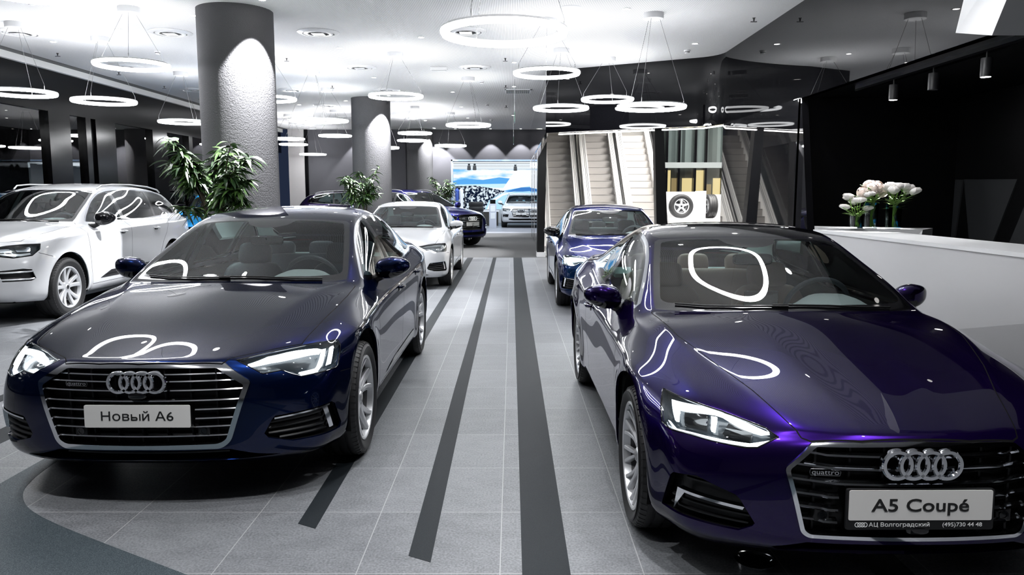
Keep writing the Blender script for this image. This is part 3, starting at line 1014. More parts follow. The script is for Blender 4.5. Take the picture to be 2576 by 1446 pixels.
def dashboard(parent, xb, zb, wid, m, driver=.36, screen=None):
    """xb, zb: windscreen base on the centre line"""
    prof = [(xb-.02, zb-.055), (xb-.15, zb-.035), (xb-.30, zb-.030), (xb-.42, zb-.045), (xb-.50, zb-.085), (xb-.53, zb-.16), (xb-.50, zb-.30), (xb-.44, zb-.42)]
    ys = np.linspace(-wid, wid, 41); V = []; F = []
    for y in ys:
        b = math.exp(-((y-driver)/.19)**4)
        t = abs(y)/wid
        for i, (px, pz) in enumerate(prof):
            lift = [0, .012, .065, .085, .075, .02, 0, 0][i]*b
            V.append((px-.15*t**3*(1 if i < 3 else .55), y, pz+lift-.015*t**2))
    k = len(prof)
    for i in range(40):
        for j in range(k-1): F.append((i*k+j, i*k+j+1, (i+1)*k+j+1, (i+1)*k+j))
    o = mesh_obj('dashboard', V, F, m, parent, True)
    if screen:
        sx, sy, sz, sw, sh = screen
        MB().box((sx-.012, sy-sw/2, sz), (sx, sy+sw/2, sz+sh)).build('centre_screen', GLOSSBLACK, o, bevel=.004)
    return o

def door_mirror(parent, c, side, m, size=(.085, .125, .078)):
    """housing, black base band and foot"""
    V = []; s = side
    mb = MB(); nu, nv = 28, 18; P = []
    for j in range(nv+1):
        th = -PI/2+PI*j/nv
        for i in range(nu):
            ph = 2*PI*i/nu
            sg = lambda v, e: math.copysign(abs(v)**e, v)
            x = sg(math.cos(th), .75)*sg(math.cos(ph), .8); y = sg(math.cos(th), .75)*sg(math.sin(ph), .75); z = sg(math.sin(th), .8)
            x = x*(1 if x > 0 else .30)                     # bulges ahead, flat behind
            taper = 1-.30*max(0, y)                           # narrower at the outer end
            P.append((x*size[0]*taper-.05*max(0, y)**2, s*y*size[1], z*size[2]*taper+(.012*y)))
    F = []
    for j in range(nv):
        for i in range(nu):
            a = j*nu+i; b = j*nu+(i+1) % nu
            f = (a, b, b+nu, a+nu)
            F.append(f if s > 0 else f[::-1])
    top = [f for f in F if np.mean([P[q][2] for q in f]) > -size[2]*.30 and np.mean([P[q][0] for q in f]) > -size[0]*.25]
    low = [f for f in F if f not in top]
    o = mesh_obj('door_mirror', [(p[0]+c[0], p[1]+c[1], p[2]+c[2]) for p in P], top, m, parent, True)
    mesh_obj('mirror_lower_shell', [(p[0]+c[0], p[1]+c[1], p[2]+c[2]) for p in P], low, GLOSSBLACK, o, True)
    MB().tube([(c[0]+.0, c[1]-s*size[1]*.55, c[2]-size[2]*.72), (c[0]+.02, c[1]-s*size[1]*1.0, c[2]-size[2]*1.05), (c[0]+.03, c[1]-s*size[1]*1.6, c[2]-size[2]*1.1)], [.030, .032, .034], 12).build('mirror_foot', BLACK, o)
    return o

def door_handle(parent, B, x, z, side, m, half=.105):
    y = B.y_at(x, z)
    ln = []
    for i in range(9):
        t = -1+2*i/8
        yy = B.y_at(x+t*half, z) or y
        ln.append((x+t*half, side*(yy+.006+.024*(1-t**4)), z+.004*t))
    o = MB().tube(ln, [.008,.011,.013,.0135,.0135,.0135,.013,.011,.008], 10).build('door_handle', m, parent)
    cup = MB(); superell(cup, (x+.01, side*(y-.004), z-.006), (.062, .012, .03), .6, .6); cup.build('handle_recess', GLOSSBLACK, o)
    return o

def wiper(parent, B, pts):
    P = []
    for x, y in pts:
        z = B.z_at(x, y)
        if z is not None: P.append((x, y, z+.009))
    if len(P) < 2: return
    o = MB().tube(P, .005, 8).build('wiper', BLACK, parent)
    return o

def soft_sign(h, w, st):
    """outline of the low bowl of a Cyrillic soft sign as a strip of quads, stem on the left"""
    out = []; inn = []; r = h*.29; rr = r-st
    out.append((0, 2*r)); inn.append((0, 2*r-st))
    for k in range(13):
        a = PI/2-PI*k/12
        out.append((w-r+r*math.cos(a), r+r*math.sin(a))); inn.append((w-r+rr*math.cos(a), r+rr*math.sin(a)))
    out.append((0, 0)); inn.append((0, st))
    V = [(x, y, 0) for x, y in out]+[(x, y, 0) for x, y in inn]; n = len(out)
    F = [(i, n+i, n+i+1, i+1) for i in range(n-1)]
    V += [(0,0,0),(st,0,0),(st,h,0),(0,h,0)]; F.append((2*n, 2*n+1, 2*n+2, 2*n+3))
    return V, F

def novy_text(parent, M, size, sx):
    """the plate word; the font lacks a sound glyph for one letter, so that one is drawn"""
    a = text_mesh('plate_text', 'Нов', size, INK, parent, Matrix.Identity(4), sx, .0012, 'LEFT')
    b = text_mesh('plate_text', 'й А6', size, INK, parent, Matrix.Identity(4), sx, .0012, 'LEFT')
    va = np.array([v.co for v in a.data.vertices]); vb = np.array([v.co for v in b.data.vertices])
    st = size*.085*sx; xh = va[:,1].max()-va[:,1].min(); gap = size*.10*sx
    base = va[:,1].min()+size*.012; low = xh*.70; w = size*.42*sx
    wa = va[:,0].max()-va[:,0].min(); wb = vb[:,0].max()-vb[:,0].min()
    tot = wa+gap+w+gap+st+gap+wb; x = -tot/2
    g = MB(); V, F = soft_sign(low, w, st)
    x1 = x+wa+gap; g.add([(p[0]+x1, p[1]+base, .0012) for p in V], F)
    g.xf(M).build('plate_text', INK, parent, smooth=False); g = MB()
    x2 = x1+w+gap; g.add([(x2,base,.0012),(x2+st,base,.0012),(x2+st,base+low,.0012),(x2,base+low,.0012)], [(0,1,2,3)])
    me = [a.data, b.data]
    a.data.transform(M @ Matrix.Translation((x-va[:,0].min(), 0, 0))); b.data.transform(M @ Matrix.Translation((x2+st+gap-vb[:,0].min(), 0, 0)))
    g.xf(M).build('plate_text', INK, parent, smooth=False)

def number_plate(parent, c, w, h, text, tsx, tsize, lean=0.0, frame=None):
    """plate facing +x"""
    x, y, z = c
    poly = rounded([(-w/2, -h/2), (w/2, -h/2), (w/2, h/2), (-w/2, h/2)], .008, 4)
    M = Matrix.Translation(c) @ Matrix.Rotation(lean, 4, 'Y') @ Matrix(((0,0,1,0),(1,0,0,0),(0,1,0,0),(0,0,0,1)))
    o = MB().prism(poly, 0, .006).xf(M).build('number_plate', PLATE, parent)
    if text.startswith('Нов'): novy_text(o, M @ Matrix.Translation((0, -.002, .0065)), tsize, tsx)
    else: text_mesh('plate_text', text, tsize, INK, o, M @ Matrix.Translation((0, -.002, .0065)), tsx, bold=.0007)
    if frame:
        frame(o, M)
    return o
# ------------------------------------------------------------------ body shapes (car frame: x ahead of the front axle, y to its left, z up)
A6S = dict(
  st=[.50,.28,0,-.30,-.56,-.80,-1.10,-1.45,-1.85,-2.25,-2.65,-2.95,-3.25,-3.55,-3.80],
  k=[
   [(.50,.80,.20),(.28,.83,.19),(0,.84,.19),(-.56,.83,.19),(-2.25,.83,.19),(-2.95,.84,.19),(-3.55,.80,.24),(-3.80,.74,.28)],
   [(.50,.865,.255),(.28,.900,.245),(0,.915,.24),(-.56,.905,.24),(-1.45,.900,.24),(-2.25,.905,.24),(-2.95,.918,.25),(-3.55,.875,.31),(-3.80,.81,.36)],
   [(.50,.880,.38),(.28,.917,.38),(0,.934,.38),(-.56,.918,.36),(-1.45,.915,.36),(-2.25,.918,.37),(-2.95,.935,.39),(-3.55,.895,.44),(-3.80,.83,.48)],
   [(.50,.882,.52),(.28,.920,.52),(0,.938,.53),(-.56,.925,.53),(-1.45,.922,.53),(-2.25,.926,.54),(-2.95,.938,.56),(-3.55,.900,.60),(-3.80,.835,.63)],
   [(.50,.872,.64),(.28,.915,.66),(0,.936,.68),(-.56,.935,.70),(-1.45,.935,.715),(-2.25,.938,.73),(-2.95,.940,.75),(-3.55,.898,.78),(-3.80,.835,.79)],
   [(.50,.835,.725),(.28,.888,.765),(0,.917,.80),(-.56,.930,.84),(-1.45,.932,.865),(-2.25,.933,.885),(-2.95,.928,.905),(-3.55,.880,.925),(-3.80,.815,.93)],
   [(.50,.755,.770),(.28,.790,.825),(0,.812,.875),(-.56,.826,.942),(-1.45,.835,.958),(-2.25,.830,.972),(-2.95,.812,1.0),(-3.55,.780,1.02),(-3.80,.73,1.025)],
  ],
  front=[(.80,.215,.62,.74,.205),(.895,.262,.62,.82,.255),(.905,.37,.635,.835,.375),(.912,.49,.635,.838,.50),(.908,.61,.615,.825,.615),(.885,.705,.575,.785,.69),(.845,.752,.53,.72,.738)],
  fy6=[0,.19,.37,.54,.80,1],
  rear=[(-3.86,.30,-3.80,.66,.30),(-4.0,.37,-3.86,.76,.37),(-4.02,.50,-3.88,.78,.49),(-4.025,.64,-3.88,.785,.63),(-4.02,.80,-3.88,.785,.79),(-4.02,.94,-3.88,.765,.93),(-3.99,1.06,-3.88,.70,1.03)],
  c=[
   [(.53,.655,.790),(.555,.440,.808),(.575,.29,.813),(.585,.15,.816),(.59,0,.818)],
   [(.29,.680,.846),(.30,.487,.869),(.31,.315,.872),(.315,.16,.875),(.32,0,.877)],
   [(.01,.710,.897),(.02,.540,.923),(.03,.345,.925),(.035,.18,.929),(.04,0,.931)],
   [(-.28,.735,.940),(-.26,.600,.966),(-.235,.39,.969),(-.215,.20,.974),(-.21,0,.977)],
   [(-.55,.775,.960),(-.525,.710,.986),(-.455,.475,.992),(-.415,.24,1.0),(-.40,0,1.003)],
   [(-.80,.772,1.04),(-.785,.690,1.105),(-.725,.455,1.112),(-.69,.23,1.118),(-.68,0,1.120)],
   [(-1.10,.750,1.11),(-1.095,.640,1.235),(-1.03,.43,1.240),(-.99,.215,1.244),(-.975,0,1.246)],
   [(-1.45,.728,1.175),(-1.44,.590,1.365),(-1.39,.40,1.382),(-1.36,.20,1.388),(-1.345,0,1.390)],
   [(-1.85,.722,1.20),(-1.85,.577,1.402),(-1.85,.40,1.438),(-1.85,.20,1.452),(-1.85,0,1.456)],
   [(-2.25,.722,1.195),(-2.25,.575,1.398),(-2.25,.40,1.440),(-2.25,.20,1.453),(-2.25,0,1.457)],
   [(-2.65,.720,1.175),(-2.65,.580,1.352),(-2.65,.40,1.400),(-2.65,.20,1.414),(-2.65,0,1.418)],
   [(-2.95,.720,1.135),(-2.95,.600,1.265),(-2.97,.42,1.310),(-2.98,.20,1.324),(-2.98,0,1.328)],
   [(-3.25,.715,1.085),(-3.25,.630,1.150),(-3.27,.44,1.192),(-3.28,.22,1.204),(-3.285,0,1.208)],
   [(-3.55,.705,1.045),(-3.55,.635,1.060),(-3.55,.44,1.074),(-3.55,.22,1.08),(-3.55,0,1.083)],
   [(-3.80,.665,1.042),(-3.80,.590,1.055),(-3.80,.42,1.062),(-3.80,.21,1.066),(-3.80,0,1.068)],
  ],
  crease=[('r',5,2,5,.95),('k',5,7,20,.75),('c',2,0,4,.95),('c',2,4,9,.55),('k',6,9,18,.5),('k',6,0,5,.5)],
)

def warp(S, fx, fy, fz):
    """another body from the same net: x, y, z remapped"""
    ix = lambda x: float(np.interp(x, fx[0], fx[1])); iz = lambda z: float(np.interp(z, fz[0], fz[1]))
    R = dict(S)
    R['st'] = [ix(x) for x in S['st']]
    R['k'] = [[(ix(x), y*fy, iz(z)) for x, y, z in l] for l in S['k']]
    R['front'] = [(ix(a), iz(b), ix(c), d*fy, iz(e)) for a, b, c, d, e in S['front']]
    R['rear'] = [(ix(a), iz(b), ix(c), d*fy, iz(e)) for a, b, c, d, e in S['rear']]
    R['c'] = [[(ix(x), y*fy, iz(z)) for x, y, z in r] for r in S['c']]
    return R

A5S = warp(A6S, ([-4.02,-2.924,-1.3,-.40,0,.912],[-3.83,-2.764,-1.27,-.42,0,.86]), .982,
           ([0,.2,.338,.49,.75,.93,1.0,1.21,1.457],[0,.185,.335,.45,.685,.875,.955,1.145,1.365]))
# coupe tail: the roof runs down in one long slope, haunches over the rear wheels
for _r, _dz in ((9,-.012),(10,-.03),(11,-.02),(12,.0)):
    A5S['c'][_r] = [(x, y-(.02 if i < 2 else 0), z+_dz*(1 if i else .4)) for i, (x, y, z) in enumerate(A5S['c'][_r])]
A5S['fy6'] = [0,.13,.27,.56,.80,1]
for _r, _v in enumerate([(.660,.495,.222,.11),(.700,.575,.242,.12),(.748,.665,.275,.14),(.772,.705,.33,.17)]):
    A5S['c'][_r] = [(x, (_v+(0,))[i], z+(.004 if i == 1 else .006 if i == 2 else 0)) for i, (x, y, z) in enumerate(A5S['c'][_r])]
A5S['crease'] = A6S['crease']+[('c',3,0,4,.7)]
_bump = lambda x: .018*math.exp(-((x-0)/.45)**2)+.03*math.exp(-((x+2.70)/.55)**2)-.012*math.exp(-((x+1.35)/.5)**2)
A5S['k'] = [[(x, y, z) for x, y, z in l] for l in A5S['k']]
A5S['k'][5] = [(x, y, z+_bump(x)) for x, y, z in A5S['k'][5]]
A5S['k'][4] = [(x, y+.6*_bump(x), z+.4*_bump(x)) for x, y, z in A5S['k'][4]]

Q7S = warp(A6S, ([-4.02,-2.924,-.40,0,.912],[-4.13,-2.994,-.40,0,.925]), 1.045,
           ([0,.2,.338,.75,.95,1.0,1.457],[0,.275,.42,.985,1.15,1.205,1.72]))
for _r, _v in ((9,[(-2.31,.765,1.43),(-2.31,.645,1.66),(-2.31,.43,1.705),(-2.31,.21,1.72),(-2.31,0,1.724)]),
               (10,[(-2.71,.765,1.42),(-2.71,.640,1.645),(-2.71,.43,1.69),(-2.71,.21,1.706),(-2.71,0,1.71)]),
               (11,[(-3.02,.765,1.41),(-3.02,.632,1.62),(-3.02,.43,1.668),(-3.02,.21,1.685),(-3.02,0,1.69)]),
               (12,[(-3.33,.760,1.385),(-3.33,.620,1.575),(-3.33,.43,1.632),(-3.33,.21,1.65),(-3.33,0,1.655)]),
               (13,[(-3.64,.745,1.345),(-3.64,.605,1.505),(-3.66,.43,1.565),(-3.68,.21,1.585),(-3.68,0,1.59)]),
               (14,[(-3.91,.715,1.235),(-3.93,.600,1.30),(-3.96,.42,1.335),(-3.98,.21,1.35),(-3.98,0,1.355)])):
    Q7S['c'][_r] = _v
Q7S['k'][6] = [(x, y, z if x > -2.4 else 1.165+(z-1.165)*.2) for x, y, z in Q7S['k'][6]]
Q7S['rear'] = Q7S['rear'][:5]+[(-4.13,1.02,-4.0,.79,1.0),(-4.10,1.16,-3.99,.735,1.14)]
Q7S['crease'] = [('r',5,2,5,.95),('k',5,7,20,.6),('c',2,0,4,.7),('c',2,4,14,.5),('k',6,9,18,.5),('k',6,0,5,.5)]
A4X = ([-4.02,-2.924,-.40,0,.912],[-3.84,-2.82,-.40,0,.88]); A4Z = ([0,1.0,1.457],[0,.975,1.427])
A4S = warp(A6S, A4X, .977, A4Z)
A3X = ([-4.02,-2.924,-.40,0,.912],[-3.56,-2.637,-.42,0,.86]); A3Z = ([0,1.0,1.457],[0,.965,1.40])
A3S = warp(A6S, A3X, .95, A3Z)
# ------------------------------------------------------------------ whole cars
DIAG = (Vector((-.64,.768,0)), Vector((0,0,1)), Vector((.768,.64,0)))

def on_diag(pts):
    return [(Vector(p).dot(DIAG[0]), p[2]) for p in pts]

def circle(cx, cz, R, n=56, a0=0, a1=2*PI):
    return [(cx+R*math.cos(a0+(a1-a0)*i/n), cz+R*math.sin(a0+(a1-a0)*i/n)) for i in range(n)]

def hex_y(poly, z):
    """half width of a front-view outline at height z"""
    best = None; n = len(poly)
    for i in range(n):
        a = poly[i]; b = poly[(i+1) % n]
        if (a[1]-z)*(b[1]-z) <= 0 and abs(a[1]-b[1]) > 1e-6:
            y = a[0]+(b[0]-a[0])*(z-a[1])/(b[1]-a[1])
            if best is None or y > best: best = y
    return best

def build_car(name, S, Ft, label, cat, loc, rz, P, group=None, levels=3):
    """S body net, Ft outlines on it, P materials and options"""
    root = thing(name, label, cat, loc, rz, group)
    pm = P['paint']
    Rw = Ft['wheel']              # (tyre radius, rim radius, width, front track y, rear track y, wheelbase)
    R, r, w, yf, yr, wb = Rw
    aR = Ft.get('arch', R+.045); ac = Ft.get('arch_z', R+.01)
    def disp(V, N):
        V = V.copy(); y = np.abs(V[:,1])
        for cx in (0, -wb):
            d = np.hypot(V[:,0]-cx, V[:,2]-R)
            k = np.exp(-((d-aR-.02)/.07)**2)*np.clip((y-.6)/.15, 0, 1)*np.clip((.86-V[:,2])/.1+.2, 0, 1)
            V[:,1] += np.sign(V[:,1])*Ft.get('flare', .012)*k
        for fn in Ft.get('disp', []): V = fn(V)
        return V
    B = Body(S, levels, disp)
    det = P.get('detail', True)
    # --- outlines
    up = lambda c: True
    B.carve(Ft['screen'], 'z', 'screen_border', lambda c: c.z > .8)
    B.carve(Ft['screen_in'], 'z', 'screen', inside=['screen_border'])
    B.carve(Ft['rear_win'], 'z', 'rear_window', lambda c: c.z > .8, nmin=.04)
    if 'roof_glass' in Ft: B.carve(Ft['roof_glass'], 'z', 'roof_glass', lambda c: c.z > 1.1, inside=['body'])
    gz = lambda c: c.z > .85 and c.y > .3
    B.carve(offset_poly(Ft['dlo'], Ft.get('trim_w', .016)), 'y', 'window_trim', gz, inside=['body'])
    B.carve(Ft['dlo'], 'y', 'pillar_trim', gz, inside=['window_trim'])
    glass = offset_poly(Ft['dlo'], -.012)
    for i, g in enumerate(Ft['panes']):
        B.carve(g, 'y', 'cut%d' % i, gz, inside=['pillar_trim'])
        B.carve(glass, 'y', 'pane%d' % i, gz, inside=['cut%d' % i])
    far = lambda c: c.y > .45
    for cx in (0, -wb):
        B.carve(circle(cx, ac, aR), 'y', 'hole', lambda c: c.y > .45 and abs(c.x-cx) < aR+.1 and c.z < aR+ac+.05, nmin=-.6)
    if 'hood' in Ft: B.carve(Ft['hood'], 'z', 'hood', lambda c: c.x > -.75 and c.z > .55, inside=['body'], nmin=.2)
    for dn, poly in Ft['doors']:
        B.carve(poly, 'y', dn, far, inside=['body'])
    for pl in Ft.get('sill', []): B.carve(pl, 'y', 'sill_trim', far, inside=['body', 'front_door', 'rear_door'])
    fr = lambda c: c.x > .2
    if 'grille' in Ft:
        B.carve(Ft['grille'], 'x', 'grille_frame', fr)
        B.carve(Ft['grille_in'], 'x', 'grille', fr, inside=['grille_frame'])
    if 'lower' in Ft: B.carve(Ft['lower'], 'x', 'lower_grille', fr, inside=['body'], nmin=-.3)
    B.carve(on_diag(Ft['head']), DIAG, 'headlight', lambda c: c.y > .3 and c.x > .1, inside=['body', 'hood'])
    for d in Ft.get('drl', []): B.carve(on_diag(d), DIAG, 'drl', lambda c: c.y > .3 and c.x > .1, inside=['headlight'])
    for d in Ft.get('reflector', []): B.carve(on_diag(d), DIAG, 'refl', lambda c: c.y > .3 and c.x > .1, inside=['headlight'])
    for d in Ft.get('intake', []): B.carve(on_diag(d), DIAG, 'air_intake', lambda c: c.y > .3 and c.x > .1, inside=['body'])
    for d in Ft.get('intake_trim', []): B.carve(on_diag(d), DIAG, 'intake_trim', lambda c: c.y > .3 and c.x > .1, inside=['air_intake'])
    bk = lambda c: c.x < -wb-.3
    NX = (Vector((0,1,0)), Vector((0,0,1)), Vector((-1,0,0)))
    if 'tail' in Ft: B.carve(Ft['tail'], NX, 'tail_light', bk, inside=['body'])
    gin = ['body', 'hood', 'front_door', 'rear_door', 'grille_frame']
    for pl in Ft.get('gap_y', []): B.groove(pl, 'y', Ft.get('gap', .005), 'gap', far, gin)
    for pl in Ft.get('gap_z', []): B.groove(pl, 'z', Ft.get('gap', .005), 'gap', lambda c: c.z > .55, gin, nmin=.15)
    for pl in Ft.get('gap_x', []): B.groove(pl, 'x', Ft.get('gap', .005)*.7, 'gap', fr, gin)
    # --- skins
    two = P.get('two_tone')
    put('body_shell', with_rim(joined(B.grab(['body'])), .012), pm, root)
    if 'hood' in Ft: put('hood', with_rim(joined(B.grab(['hood'])), .012), pm, root)
    for dn in set(d for d, _ in Ft['doors']):
        g = B.grab([dn])
        if g: put_sides(dn, with_rim(g, .012), pm, root)
    g = B.grab(['gap'])
    if g: put('shut_lines', joined(g), SEAM, root)
    sc = put('windscreen', joined(B.grab(['screen'])), P.get('screen', SCREEN), root)
    put('windscreen_border', joined(B.grab(['screen_border'])), GLOSSBLACK, sc)
    rw = B.grab(['rear_window'])
    if rw: put('rear_window', joined(rw), P.get('rear_glass', SIDEGLASS), root)
    if 'roof_glass' in Ft: put('glass_roof', joined(B.grab(['roof_glass'])), GLOSSBLACK, root)
    put_sides('window_trim', with_rim(B.grab(['window_trim']), .01), P.get('trim', CHROME), root)
    g = B.grab(['pillar_trim']+['cut%d' % i for i in range(len(Ft['panes']))])
    if g: put_sides('pillar_trim', g, GLOSSBLACK, root)
    for i in range(len(Ft['panes'])):
        g = B.grab(['pane%d' % i])
        if g: put_sides('side_window', g, P.get('side_glass', SIDEGLASS) if i == 0 else P.get('rear_side_glass', P.get('side_glass', SIDEGLASS)), root)
    g = B.grab(['sill_trim'])
    if g: put_sides('sill_trim', shifted(g, -.004), P.get('sill_mat', GLOSSBLACK), root)
    # --- nose
    Wd = (1, 0, 0)
    if 'grille' in Ft:
        gf = joined(B.grab(['grille_frame']))
        put('grille_frame', with_rim(shifted(gf, -.010, Wd), .045, Wd), P.get('grille_frame', CHROME), root)
        gi = joined(B.grab(['grille']))
        put('grille_backing', well(gi, .055, Wd), P.get('grille_mat', GRILLEBLACK), root, False)
        poly = Ft['grille_in']
        for z in Ft['slats']:
            zc = z if not isinstance(z, tuple) else z[0]
            y0 = 0.0 if not isinstance(z, tuple) else z[1]
            ym = hex_y(poly, zc)-.004
            lines = [np.linspace(-ym, ym, 25)] if y0 == 0 else [np.linspace(-ym, -y0, 9), np.linspace(y0, ym, 9)]
            for ys in lines:
                pts = []
                for yy in ys:
                    x = B.x_at(yy, zc)
                    kink = Ft.get('slat_kink')
                    dz = 0
                    if kink:
                        t = (abs(yy)-kink[0])/(.45-kink[0]); dz = kink[1]*max(0, t)
                    if x is not None: pts.append((x-.022+(.012 if kink and abs(yy) < kink[0] else 0), yy, zc+dz))
                hh, dd = Ft.get('slat_size', (.0075, .014))
                MB().tube(pts, 1, prof=[(hh, -dd*1.3), (-hh, -dd*1.3), (-hh, dd*.5), (-hh*.4, dd), (hh*.3, dd*.75), (hh, -dd*.3)]).build('grille_slat', P.get('slat', CHROME), root, sharp=25)
        if det:
            vb = MB()
            for yy in np.linspace(-.36, .36, 7):
                x = B.x_at(yy, .5)
                if x: vb.box((x-.052, yy-.004, Ft['grille_span'][0]), (x-.036, yy+.004, Ft['grille_span'][1]))
            vb.build('grille_bars', GRILLEBLACK, root)
        ey, ez, eR = Ft['emblem']
        x = B.x_at(0, ez)
        em = four_rings(MB(), (x+.010, ey, ez), eR, eR*.20, .022).build('emblem', CHROME, root, sharp=25)
        if P.get('badge'):
            by, bz = Ft['badge']
            bx = B.x_at(by, bz)-.014
            M = Matrix.Translation((bx, by, bz)) @ Matrix.Rotation(Ft.get('badge_yaw', -.10), 4, 'Z') @ Matrix(((0,0,1,0),(1,0,0,0),(0,1,0,0),(0,0,0,1)))
            bo = text_mesh('grille_badge', 'quattro', .026, SATIN, root, M, 1.25, .003)
            MB().tube([M @ Vector(p) for p in [(-.052,-.012,0),(.052,-.012,0),(.055,0,0),(.052,.012,0),(-.052,.012,0),(-.055,0,0)]], .0012, 5, closed=True).build('badge_frame', SATIN, bo)
        if 'plate' in Ft:
            pz, pw, ph = Ft['plate']
            number_plate(root, (B.x_at(0, pz)+.004, 0, pz), pw, ph, P['plate'][0], P['plate'][1], P['plate'][2], Ft.get('plate_lean', 0), P.get('plate_frame'))
        for yy, zz in Ft.get('sensors', []):
            for s in (-1, 1):
                x = B.x_at(s*yy, zz)
                so = MB().box((x-.05, s*yy-.028, zz-.024), (x-.012, s*yy+.028, zz+.024)).build('parking_sensor', BLACK, root, bevel=.004)
                MB().lathe([(.017, 0), (.017, .004), (.012, .004), (.012, .001), (0, .001)], 20, 'x', (x-.012, s*yy, zz)).build('sensor_eye', GLOSSBLACK, so)
        if 'camera' in Ft:
            x = B.x_at(0, Ft['camera']); cb = MB(); superell(cb, (x-.005, 0, Ft['camera']), (.02, .045, .018), .6, .6)
            cb.build('front_camera', GLOSSBLACK, root)
    g = B.grab(['lower_grille'])
    if g: put('lower_grille', well(joined(g), .10, Wd), MATBLACK, root, False)
    if g and 'lower_bars' in Ft:
        for zc, ym in Ft['lower_bars']:
            pts = [(B.x_at(yy, zc)-.05, yy, zc) for yy in np.linspace(-ym, ym, 17)]
            MB().tube(pts, 1, prof=[(.004,-.01),(-.004,-.01),(-.004,.01),(.004,.01)]).build('lower_grille_bar', BLACK, root)
    Dv = tuple(DIAG[2])
    hl = B.grab(['headlight', 'drl', 'refl'])
    if hl:
        sides = [hl, mirror(hl)]
        dr = B.grab(['drl']); rf = B.grab(['refl'])
        for si, h in enumerate(sides):
            s = 1 if si == 0 else -1
            o = put('headlight', h, LENS, root)
            put('lamp_housing', well(h, .06, (Dv[0], s*Dv[1], 0)), P.get('housing', mat('lamp_housing_dark', (.022,.028,.034), .2)), o, False)
            fr_ = MB(); Vh, Fh, Nh = h
            seam = boundary(Fh)
            nx = {a: c for a, c in seam}; st = seam[0][0]; lp = [st]; k = nx[st]
            while k != st and len(lp) < 5000 and k in nx: lp.append(k); k = nx[k]
            fr_.tube([Vh[i]-Nh[i]*.003 for i in lp], .0045, 6, closed=True)
            fr_.build('lamp_surround', GLOSSBLACK, o)
            if dr is not None:
                q = dr if s > 0 else mirror(dr)
                put('light_strip', with_rim(shifted(q, .012), .014), P.get('drl', DRL), o)
            if rf is not None:
                q = rf if s > 0 else mirror(rf)
                put('lamp_reflector', with_rim(shifted(q, .022), .02), P.get('refl', GLOSSBLACK), o)
            for c in Ft.get('projector', []):
                pb = MB(); pb.ball((c[0], s*c[1], c[2]), .03, 20, 12); pb.build('projector_lens', GLOSSBLACK, o)
    g = B.grab(['air_intake', 'intake_trim'])
    if g:
        tr = B.grab(['intake_trim'])
        for s in (1, -1):
            h = g if s > 0 else mirror(g)
            o = put('air_intake', well(h, .06, (Dv[0], s*Dv[1], 0)), BLACK, root, False)
            if tr is not None:
                q = tr if s > 0 else mirror(tr)
                put('intake_trim', with_rim(shifted(q, -.004), .03), P.get('intake_trim', CHROME), o)
            for ln in Ft.get('intake_bars', []):
                pts = []
                n = 10
                a = Vector(ln[0]); b = Vector(ln[1])
                for i in range(n+1):
                    q = a+(b-a)*i/n
                    hh = B.hit(q+DIAG[2]*2, -DIAG[2])
                    if hh is not None: pts.append(hh-DIAG[2]*ln[2])
                if len(pts) > 2:
                    pts = [(p.x, s*p.y, p.z) for p in pts]
                    rr = ln[3]
                    MB().tube(pts, 1, prof=[(rr*.3,-rr*2),(-rr,-rr*2),(-rr,rr*.5),(0,rr),(rr,rr*.3)]).build('intake_bar', ln[4] if len(ln) > 4 else BLACK, o, sharp=30)
    g = B.grab(['tail_light'])
    if g: put_sides('tail_light', g, mat('tail_red', (.20,.004,.006), .1, coat=1), root)
    # --- cabin
    cab = lambda c: -wb-.45 < c.x < -.35 and c.z > .30
    lowc = B.grab(['body', 'front_door', 'rear_door', 'gap', 'sill_trim'], lambda c: cab(c) and c.z < .96 and c.y > .5)
    upc = B.grab(['body', 'pillar_trim', 'window_trim', 'roof_glass', 'front_door', 'rear_door'], lambda c: cab(c) and c.z >= .96)
    def inward(Pq, d):
        V, F, N = Pq
        return V-N*d, [f[::-1] for f in F], -N
    if lowc: put_sides('door_lining', inward(lowc, .035), P.get('door_trim', DARKTRIM), root)
    if upc: put('cabin_lining', joined(inward(upc, .022)), P.get('lining', LINING), root)
    fl = MB().box((-wb-.3, -.80, .20), (-.3, .80, .26)); fl.build('cabin_floor', DARKTRIM, root)
    fw = MB().box((-.36, -.74, .24), (-.30, .74, Ft['dash'][1]-.10)); fw.build('bulkhead', MATBLACK, root)
    dx, dz, dw = Ft['dash']
    dashboard(root, dx, dz, dw, P.get('dash', DASH), .36, Ft.get('screen_unit'))
    sx = Ft.get('seat_x', -1.45); sb = Ft.get('seat_z', .36)
    for yy in (-.37, .37): seat(root, sx, yy, P['seats'], sb, Ft.get('seat_h', .60))
    rear_bench(root, Ft.get('bench_x', sx-.85), P['seats'], .60, sb+.02)
    shelf = MB().box((-wb-.42, -.62, Ft['dash'][1]-.06), (Ft.get('bench_x', sx-.85)-.40, .62, Ft['dash'][1]-.03)); shelf.build('parcel_shelf', P.get('dash', DASH), root)
    sw = Ft.get('steer', (dx-.62, .36, dz-.045))
    steering_wheel(root, sw)
    rm = MB(); superell(rm, Ft['mirror_in'], (.02, .12, .035), .4, .4); rm.tube([Ft['mirror_in'], (Ft['mirror_in'][0]+.03, 0, Ft['mirror_in'][2]+.03)], .012, 8)
    rm.build('interior_mirror', GLOSSBLACK, root)
    # --- fittings
    mc = Ft['mirror']
    for s in (1, -1): door_mirror(root, (mc[0], s*mc[1], mc[2]), s, P.get('mirror_mat', pm), Ft.get('mirror_size', (.085, .125, .078)))
    for hx, hz in Ft['handles']:
        for s in (1, -1): door_handle(root, B, hx, hz, s, P.get('handle_mat', pm))
    for wp in Ft.get('wipers', []): wiper(root, B, wp)
